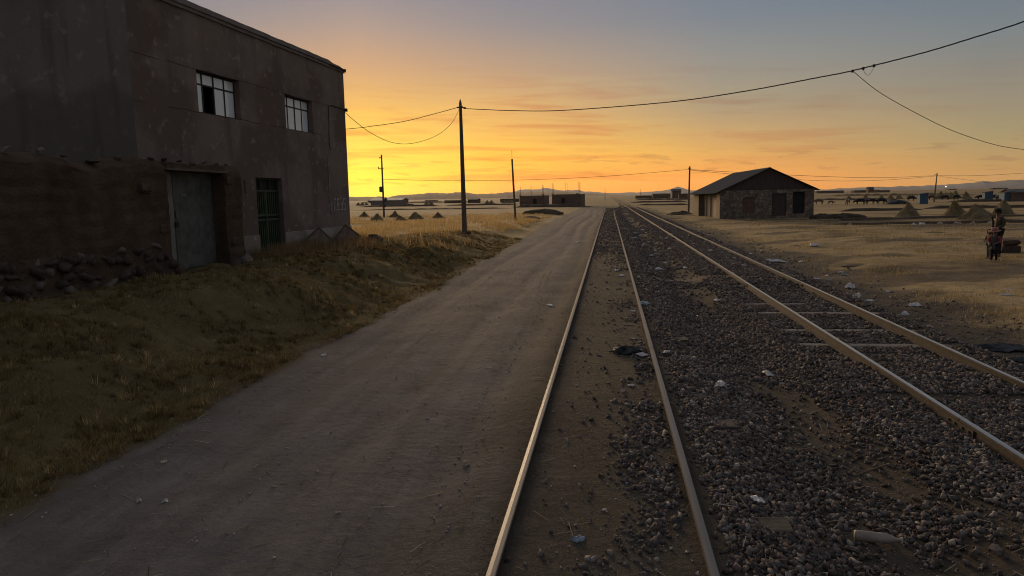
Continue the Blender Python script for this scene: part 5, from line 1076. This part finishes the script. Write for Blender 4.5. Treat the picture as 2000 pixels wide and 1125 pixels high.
def hat(o, c, r, crown, brim, m, hood=None, tilt=0.0, visor=0):
    n = 18; prof = [(brim,0.0),(brim*0.98,0.012),(crown*1.04,0.03),(crown,0.07),(crown*0.86,0.115),(crown*0.5,0.135),(0.002,0.138),(crown*0.98,-0.01)]
    vs = []; fs = []
    for rr, z in prof[:7]:
        for i in range(n): a = 2*math.pi*i/n; vs.append((rr*math.cos(a), rr*math.sin(a), z+ (0.02*abs(math.sin(a))*(rr/brim) if brim > crown*1.2 else 0)))
    for j in range(6):
        for i in range(n): fs.append((j*n+i,j*n+(i+1)%n,(j+1)*n+(i+1)%n,(j+1)*n+i))
    fs.append(tuple(range(n-1,-1,-1))); mb = MB().add(vs, fs)
    if visor: mb.bbox((crown*0.6,-crown*0.7,0.0),(crown+visor,crown*0.7,0.014),0.004)
    return mb.build('hat', m, o, loc=c, rot=(0,tilt,0), smooth=False)
def hair(o, hc, r, m):
    me = bpy.data.meshes.new('hair'); bm = bmesh.new(); bmesh.ops.create_uvsphere(bm, u_segments=14, v_segments=9, radius=r*1.06); bmesh.ops.delete(bm, geom=[v for v in bm.verts if v.co.x > r*0.55 and v.co.z < r*0.45 or v.co.z < -r*0.5], context='VERTS'); bm.to_mesh(me); bm.free(); link('hair', me, m, o, tuple(hc+Vector((-0.008,0,0.01))), smooth=True)
px, py = gpt(1946, 499, 0.13); zz = h1(px, py)
J1 = cloth('olive_jacket', (0.060,0.046,0.026)); B1 = cloth('dark_trousers', (0.016,0.015,0.017)); K1 = cloth('dark_cap', (0.014,0.013,0.014)); SH1 = mat('dark_shoe', (0.02,0.018,0.016), 0.7, bump=0)
man, k, hc, r = person((px,py,zz), R(205), 1.72, 'man in olive jacket and dark cap standing behind the children, looking down', J1, B1, SH1, None, {'arms': {'elL':(.02,.25,1.13),'wrL':(.20,.13,1.03),'elR':(-.06,-.25,1.13),'wrR':(.12,-.14,1.02)}, 'coat':0.06}, None, 0.95)
hair(man, hc, r, M_HAIR); hat(man, (hc.x, hc.y, hc.z+0.045), r, r*1.06, r*1.10, K1, visor=0.075, tilt=0.14)
cx_, cy_ = gpt(1940.5, 511, 0.13); zc = h1(cx_, cy_)
VE = cloth('grey_smock', (0.070,0.066,0.060)); RS = cloth('red_sleeve', (0.28,0.045,0.050)); PK = cloth('pink_felt', (0.30,0.13,0.115)); PS = mat('pink_shoe', (0.42,0.26,0.25), 0.7, bump=0); JE = cloth('black_leggings', (0.012,0.012,0.015))
ch, k, hc, r = person((cx_,cy_,zc), R(215), 1.02, 'child in pink brimmed hat, red sleeves, grey smock and dark trousers', [VE, RS], JE, PS, None, {'head':1.5,'arms': {'elL':(.04,.27,1.12),'wrL':(.22,.16,1.02),'elR':(.05,-.27,1.12),'wrR':(.24,-.13,1.04)}, 'coat':0.30,'hem':.24,'fm':lambda c: 1 if abs(c.y) > 0.105 else 0}, None, 1.25)
hair(ch, hc, r, M_HAIR); hat(ch, (hc.x, hc.y, hc.z+0.035), r, r*1.10, r*1.95, PK, tilt=0.16)
c2x, c2y = gpt(1931, 507.5, 0.13); z2 = h1(c2x, c2y)
BR = cloth('brown_jumper', (0.13,0.085,0.055)); GT = cloth('grey_trousers', (0.085,0.085,0.092)); HO = cloth('maroon_hood', (0.10,0.035,0.032)); BS = mat('brown_boot', (0.09,0.055,0.03), 0.7, bump=0)
c2, k, hc, r = person((c2x,c2y,z2), R(190), 0.98, 'child in maroon hood, brown jumper and grey trousers beside the pink-hatted child', BR, GT, BS, None, {'head':1.45,'arms': {'elL':(.08,.25,1.15),'wrL':(.24,.10,1.08),'elR':(.06,-.25,1.14),'wrR':(.24,-.10,1.10)}, 'coat':0.08}, None, 1.15)
me = bpy.data.meshes.new('hood'); bm = bmesh.new(); bmesh.ops.create_uvsphere(bm, u_segments=16, v_segments=10, radius=r*1.16); bmesh.ops.delete(bm, geom=[v for v in bm.verts if v.co.x > r*0.72 and abs(v.co.z) < r*0.75], context='VERTS'); bm.to_mesh(me); bm.free(); link('hood', me, HO, c2, tuple(hc), smooth=True)
# block of dried sods behind them
bx, by = gpt(1972, 493, 0.13); M_SOD = mat('sod_block', (0.075,0.050,0.034), 1.0, var=0.4, scale=5, bump=0.9, bscale=18, bdist=0.04)
so_ = tag(empty('sod_block', (bx,by,h1(bx,by)), R(-12)), 'squat dark block of dried sods on the ground beside the people', 'block')
MB().bbox((-0.34,-0.30,-0.1),(0.26,0.3,0.28),0.05,jit=0.035).build('lower_block', M_SOD, so_); MB().bbox((-0.30,-0.27,0.272),(0.27,0.27,0.46),0.05,jit=0.035).build('upper_block', M_SOD, so_)
# cattle
def cow_mesh():
    V = [(0,0,1.12),(0.45,0,1.14),(0.85,0,1.10),(-0.45,0,1.12),(-0.78,0,1.10),(1.12,0,1.05),(1.38,0,0.80),(1.60,0,0.55),(0.72,0.20,0.62),(0.72,0.20,0.32),(0.74,0.20,0.05),(0.72,-0.20,0.62),(0.66,-0.20,0.32),(0.66,-0.20,0.05),(-0.62,0.20,0.70),(-0.72,0.20,0.38),(-0.66,0.20,0.05),(-0.62,-0.20,0.70),(-0.66,-0.20,0.38),(-0.58,-0.20,0.05),(-0.95,0,1.05),(-0.99,0,0.60),(-0.98,0,0.38)]
    E_ = [(0,1),(1,2),(0,3),(3,4),(2,5),(5,6),(6,7),(2,8),(8,9),(9,10),(2,11),(11,12),(12,13),(4,14),(14,15),(15,16),(4,17),(17,18),(18,19),(4,20),(20,21),(21,22)]
    Rd = [(.46,.44),(.45,.44),(.42,.42),(.46,.44),(.38,.40),(.25,.28),(.19,.19),(.11,.11),.11,.07,.06,.11,.07,.06,.13,.07,.06,.13,.07,.06,.05,.025,.045]
    o = skin('cow', V, E_, Rd, None, None); me = o.data; bpy.data.objects.remove(o); return me
CM = cow_mesh()
def cow_extra(o, m):
    MB().tube([(1.28,0.08,0.98),(1.30,0.24,1.02),(1.33,0.27,1.12)],[.035,.03,.01],5).tube([(1.28,-0.08,0.98),(1.30,-0.24,1.02),(1.33,-0.27,1.12)],[.035,.03,.01],5).build('horns', M_SHEDP, o)
def spotted(name, a, b, th): 
    m = mat(name, a, 0.8, base2=b, scale=1.6, bump=0, detail=1); n = next(x for x in m.node_tree.nodes if x.type == 'MAP_RANGE'); n.inputs[1].default_value = th; n.inputs[2].default_value = th+0.03; return m
CB = mat('black_hide', (0.016,0.014,0.014), 0.8, bump=0); CR = mat('red_brown_hide', (0.10,0.045,0.025), 0.8, bump=0); CW = spotted('white_patched_hide', (0.42,0.36,0.29), (0.16,0.08,0.045), 0.52); CBW = spotted('black_white_hide', (0.4,0.38,0.35), (0.016,0.015,0.015), 0.60); CT = mat('tan_hide', (0.16,0.115,0.07), 0.8, bump=0)
CM2 = {}
for px_, py_, rz, m, lab in ((1600,399.5,185,CT,'tan cow at the right corner of the shed'),(1655,400.3,60,CW,'white and brown patched cow, leftmost of the herd in the open'),(1681,400.3,175,CB,'black cow, left one of the pair grazing tail to head'),(1699,399.8,5,CBW,'black cow with white flecks, right one of the grazing pair'),(1720,399.5,20,CB,'black cow left of the tarp heap'),(1779,392.8,10,CB,'black cow between tarp heap and blue privy'),(1820,391,185,CR,'red-brown cow behind the pasture pole'),(1846,391,170,CB,'black cow just right of the pasture pole'),(1867,390,15,CB,'black cow among the distant stacks, right of the pasture pole'),(1917,391.5,140,CBW,'black and white cow just left of the second privy'),(1943,390.5,30,CB,'black cow between the second privy and the blue shed'),(1952,391,100,CBW,'black and white cow beside the blue shed'),(1622,398.8,10,CT,'small tan calf lying low between shed and patched cow')):
    x, y = gpt(px_, py_); o = tag(empty('cow', (x,y,h1(x,y)), R(rz)), lab, 'cow', 'cattle in the pasture')
    o.scale = (0.6,0.6,0.45) if 'calf' in lab else (0.82,0.82,0.76)
    if m.name not in CM2: c = CM.copy(); c.materials.clear(); c.materials.append(m); CM2[m.name] = c
    link('body', CM2[m.name], None, o); cow_extra(o, m)
# ------------------------------------------------------------------ litter
M_WH = mat('white_plastic', (0.62,0.60,0.57), 0.5, var=0.15, scale=9, bump=0.3, bscale=30); M_GR = mat('grey_packet', (0.30,0.30,0.30), 0.5, var=0.25, scale=14, bump=0.3); M_BL = mat('blue_plastic', (0.20,0.26,0.33), 0.5, var=0.25, scale=12, bump=0.3); M_TN = mat('tan_paper', (0.38,0.30,0.22), 0.9, var=0.25, scale=12, bump=0.3); M_BK = mat('black_plastic', (0.012,0.013,0.013), 0.42, var=0.3, scale=5, bump=0.6, bscale=14, bdist=0.03); M_AQ = mat('pale_blue_bag', (0.36,0.42,0.42), 0.5, var=0.2, scale=9, bump=0.4)
def crumple(name, x, y, sx, sy, hz_, m, rz=None, seed=0, n=7, z=None, lift=0.0):
    rr = np.random.default_rng(seed); vs = []; fs = []; ph = rr.uniform(0, 6, 6)
    for i in range(n):
        for j in range(n):
            u, v = i/(n-1)*2-1, j/(n-1)*2-1; q = 1-0.28*(abs(u)*abs(v))+0.16*rr.normal(); e = max(abs(u), abs(v))
            vs.append((u*sx/2*q, v*sy/2*q, hz_*(0.25+0.75*rr.random())*(1-0.8*e**3)+0.15*hz_*math.sin(3*u+ph[0])*math.cos(2.5*v+ph[1])))
    for i in range(n-1):
        for j in range(n-1): a = i*n+j; fs.append((a,a+n,a+n+1,a+1))
    b0 = len(vs); vs += [(v[0]*0.97, v[1]*0.97, v[2]-0.004) for v in vs]; fs += [tuple(b0+k_ for k_ in f[::-1]) for f in list(fs)]
    # close the rim
    rim = [i*n for i in range(n)] + [(n-1)*n+j for j in range(1,n)] + [i*n+n-1 for i in range(n-2,-1,-1)] + [j for j in range(n-2,0,-1)]
    for a_, c_ in zip(rim, rim[1:]+rim[:1]): fs.append((a_, b0+a_, b0+c_, c_))
    return MB().add(vs, fs).build(name, m, loc=(x, y, (h1(x,y) if z is None else z)+0.008+lift), rot=(0,0,rr.uniform(0,6) if rz is None else rz))
def lit(px, py, sx, sy, hz_, m, label, name='litter_scrap', group=None, rz=None, lift=None, cat='litter'):
    x, y = gpt(px, py, 0.03); 
    if lift is None: lift = 0.045 if 0.9 < x < 6.1 and name != 'glass_bottle' else 0.0
    return tag(crumple(name, x, y, sx, sy, hz_, m, rz, int(px*7+py), lift=lift), label, cat, group)
lit(1222,690,0.55,0.34,0.13,M_BK,'crumpled black plastic sack between the siding rails','plastic_sack',rz=0.25); lit(1962,668,0.95,0.42,0.12,M_BK,'torn black plastic sheet right of the main line at the picture edge','plastic_sheet',rz=-0.2); lit(1990,690,0.6,0.25,0.08,M_BK,'smaller black plastic tatter in front of the torn sheet','plastic_sheet',rz=0.3)
x, y = gpt(1254.5, 694, 0.06); tag(MB().bbox((-0.075,-0.075,0),(0.075,0.075,0.008),0.002).build('card', M_GR, loc=(x,y,h1(x,y)+0.03), rot=(0.12,-0.05,0.7)), 'square pale card leaning beside the black sack', 'card')
lit(1302,694,0.17,0.11,0.02,M_GR,'flat grey packet on the ballast just right of the black sack'); lit(1407,747,0.19,0.13,0.07,M_WH,'crumpled white bag on the ballast right of the siding, below the grey packet')
lit(1130,1057,0.12,0.08,0.035,M_BL,'crumpled blue plastic between the siding rails near the viewer'); lit(910,902,0.11,0.07,0.045,M_TN,'crumpled tan paper on the dirt road near the left rail'); lit(1075,594,0.26,0.13,0.03,M_WH,'flat white plastic on the road beside the left rail')
lit(631,692,0.10,0.08,0.03,M_WH,'small white scrap at the grassy edge of the road'); lit(660,1000,0.05,0.03,0.01,M_TN,'tiny pale chip on the near left of the road'); lit(322,968,0.08,0.05,0.015,M_GR,'dull grey scrap on the near road at the lower left'); lit(270,970,0.09,0.05,0.02,M_TN,'dull tan scrap on the road, lower left'); lit(320,900,0.09,0.06,0.012,M_TN,'flat tan scrap on the road below the bank')
lit(1787,588,0.26,0.20,0.09,M_WH,'white plastic ring-like scrap on the soil right of the main line'); lit(1767,611,0.13,0.13,0.10,M_WH,'small square white scrap below the ring-like one'); lit(1676,578,0.14,0.10,0.13,M_WH,'upright white scrap right next to the right-hand rail'); lit(1815,627,0.25,0.12,0.05,M_TN,'tan scrap lying near the middle right of the main line'); lit(1966,575,0.35,0.10,0.03,M_WH,'long white strip on the trodden ground at the right'); lit(1970,563,0.22,0.08,0.02,M_WH,'thin white strip above the long white strip'); lit(1785,566,0.22,0.10,0.03,M_TN,'pale tan strip on the soil above the ring-like scrap'); lit(1660,553,0.34,0.18,0.16,M_WH,'small white heap-shaped bag on soil right of the main line'); lit(1595,538,0.2,0.12,0.05,M_WH,'white scrap beside the right rail below the shed'); lit(1642,526,0.2,0.12,0.05,M_WH,'small white bag right of the main line, farther back'); lit(1591,480,0.42,0.28,0.22,M_WH,'round white bag on the straw ground in front of the shed'); lit(1511,505,0.9,0.32,0.12,M_WH,'large white sack lying on dark soil below the shed')
lit(1500,711,0.34,0.12,0.03,M_GR,'flat grey board-like scrap in the drain between the tracks'); lit(1258,596,0.30,0.20,0.09,M_AQ,'pale bluish bag against the right siding rail'); lit(1232,757,0.10,0.06,0.02,M_WH,'white chip beside the right siding rail, below the sack'); lit(1226,636,0.22,0.10,0.02,M_TN,'flat tan scrap between the siding rails above the sack'); lit(1236,663,0.18,0.09,0.02,M_TN,'tan strip between the siding rails, just above the sack'); lit(1400,580,0.18,0.12,0.06,M_WH,'white scrap on the ballast between the tracks, level with the bluish bag'); lit(1235,609,0.12,0.08,0.03,M_WH,'small white scrap left of the right siding rail by the bluish bag')
lit(1128,473,0.55,0.25,0.05,M_WH,'flat white scrap far up the dirt road'); lit(535,950,0.05,0.03,0.01,M_TN,'tiny tan flake in the middle of the near road')
lit(640,505,0.45,0.14,0.10,M_GR,'pale grey plastic scrap in the dry weeds below the house',rz=-0.6); 
x, y = -8.9, 26.3; tag(crumple('plastic_sack', x, y, 0.9, 0.6, 0.26, M_BK, 0.4, 77), 'black plastic rubbish sack dumped at the house corner', 'litter'); tag(crumple('litter_scrap', x-0.35, y-0.4, 0.35, 0.2, 0.1, M_GR, 0.4, 78), 'grey crumpled scrap beside the rubbish sack at the house corner', 'litter')
for i, (px_, py_) in enumerate(sorted(((1186,459),(1190,507),(1236,465),(1240,452),(1267,468),(1258,472),(1272,493),(1300,506),(1282,490),(1276,478),(1280,483),(1315,513),(1338,519),(1255,446),(1234,430),(1224,448),(1250,455),(1215,540),(1204,530),(1287,520),(1302,467),(1246,436),(1262,452),(1240,462),(1292,475),(1308,484)), key=lambda q: -q[1])):
    s = random.uniform(0.16, 0.34)*(1.25 if py_ < 470 else 1.0); lit(px_, py_, s, s*0.55, s*0.22, random.choice((M_WH,M_WH,M_TN)), ORD[i]+' small pale rubbish scrap in the cluster around the siding rails', group='rubbish cluster between the tracks')
for i, (px_, py_) in enumerate(sorted(((1353,478),(1372,455),(1345,461),(1387,491),(1420,504),(1435,505),(1425,474),(1487,485),(1482,473),(1466,497),(1453,521),(1426,450),(1340,437),(1555,478),(1513,493),(1550,500),(1615,531),(1650,530),(1618,540),(1565,505),(1700,585),(1735,560)), key=lambda q: -q[1])):
    s = random.uniform(0.14, 0.32); lit(px_, py_, s, s*0.5, s*0.22, random.choice((M_WH,M_TN,M_GR)), ORD[i]+' small pale rubbish scrap strewn along the main line below the shed', group='rubbish along the main line')
for i, (px_, py_) in enumerate(sorted(((1785,440),(1800,439),(1660,440),(1835,439),(1935,436),(1900,437),(1870,438)))):
    lit(px_, py_, 0.5, 0.3, 0.22, M_WH if px_ in (1785,1800) else M_TN, ORL[i]+' of the pale rags in the low rubble bank', group='rags in the rubble bank')
# bottles
def bottle(px, py, rz, L_, r_, m, label):
    x, y = gpt(px, py, 0.0); prof = [(0.0,0.0),(0.92,0.0),(1,0.04),(1,0.40),(0.9,0.46),(1,0.52),(1,0.66),(0.72,0.78),(0.38,0.88),(0.36,0.96),(0.42,0.965),(0.42,1.0),(0.0,1.0)]; n = 14; vs = []; fs = []
    for rr, l_ in prof:
        for i in range(n): a = 2*math.pi*i/n; vs.append((l_*L_-L_/2, max(rr,0.01)*r_*math.cos(a), max(rr,0.01)*r_*math.sin(a)*0.92))
    for j in range(len(prof)-1):
        for i in range(n): fs.append((j*n+i,j*n+(i+1)%n,(j+1)*n+(i+1)%n,(j+1)*n+i))
    o = tag(empty('plastic_bottle', (x,y,h1(x,y)+r_*0.92+0.02), rz), label, 'bottle'); MB().add(vs, fs).build('body', m, o, smooth=True)
    MB().tube([(L_*0.47,0,0),(L_*0.515,0,0)], r_*0.5, 10).build('cap', M_TN, o)
M_PET = mat('dusty_bottle', (0.25,0.20,0.155), 0.55, var=0.3, scale=8, bump=0.2, spec=0.5); M_PET2 = mat('clear_dusty_plastic', (0.28,0.26,0.24), 0.25, var=0.2, scale=10, bump=0.2, spec=0.6)
bottle(1716, 1024, -0.16, 0.33, 0.045, M_PET, 'dusty tan plastic bottle lying in the drain between the tracks'); 
x, y = gpt(1478, 996, 0.0); tag(crumple('plastic_wrapper', x, y, 0.13, 0.06, 0.03, M_WH, -0.9, 91, lift=0.06), 'pointed pale plastic wrapper on the ballast near the siding', 'litter')
tag(MB().tube([tuple(gpt(1668,936,-0.05))+(-0.02,), tuple(gpt(1730,918,-0.05))+(0.0,)], [0.011,0.008], 6).build('stick', M_OLDWOOD), 'thin bare stick lying in the drain between the tracks', 'stick')
# larger single rocks
for i, (px_, py_, s, lab) in enumerate(((1948,1068,0.065,'bluish grey rock in the lower right corner'),(1903,1063,0.045,'small yellow-brown rock left of the bluish grey rock'),(1592,903,0.05,'round pale rock in the drain above the bottle'),(1660,926,0.045,'pale rock by the left end of the stick'),(1270,955,0.060,'block-shaped grey rock left of the right siding rail'),(990,1108,0.035,'round stone beside the left siding rail at the bottom'),(1198,917,0.030,'pale cobble in the middle of the siding, upper of two'),(1210,922,0.026,'pale cobble in the middle of the siding, lower of two'),(1253,913,0.032,'lone pale cobble between siding middle and right rail'),(1410,900,0.05,'flat dark rock right of the siding rail'))):
    x, y = gpt(px_, py_, 0.0); q = SHAPES[i]*s; tag(MB().add(q, IT.tolist()).build('rock', M_FSTONE2 if i % 2 == 0 else M_FSTONE, loc=(x,y,h1(x,y)+s*0.4+(0.02 if x > 0.9 else 0)), rot=(random.random(),random.random(),random.random()*6)), lab, 'rock')
W.cycles.sampling_method = 'MANUAL'; W.cycles.sample_map_resolution = 512
# ------------------------------------------------------------------ evening haze over the plain
hm = bpy.data.materials.new('haze_air'); hm.use_nodes = True; t = hm.node_tree; t.nodes.clear(); ho_ = t.nodes.new('ShaderNodeOutputMaterial'); pv = t.nodes.new('ShaderNodeVolumePrincipled'); t.links.new(pv.outputs[0], ho_.inputs['Volume'])
pv.inputs['Color'].default_value = (0.95, 0.93, 0.90, 1); pv.inputs['Density'].default_value = 1.7e-5; pv.inputs['Anisotropy'].default_value = 0.45
hz_o = MB().box((-14800,-300,-12),(14800,15200,270)).build('haze', hm); tag(hz_o, 'thin evening haze over the whole plain', 'haze', kind='stuff')
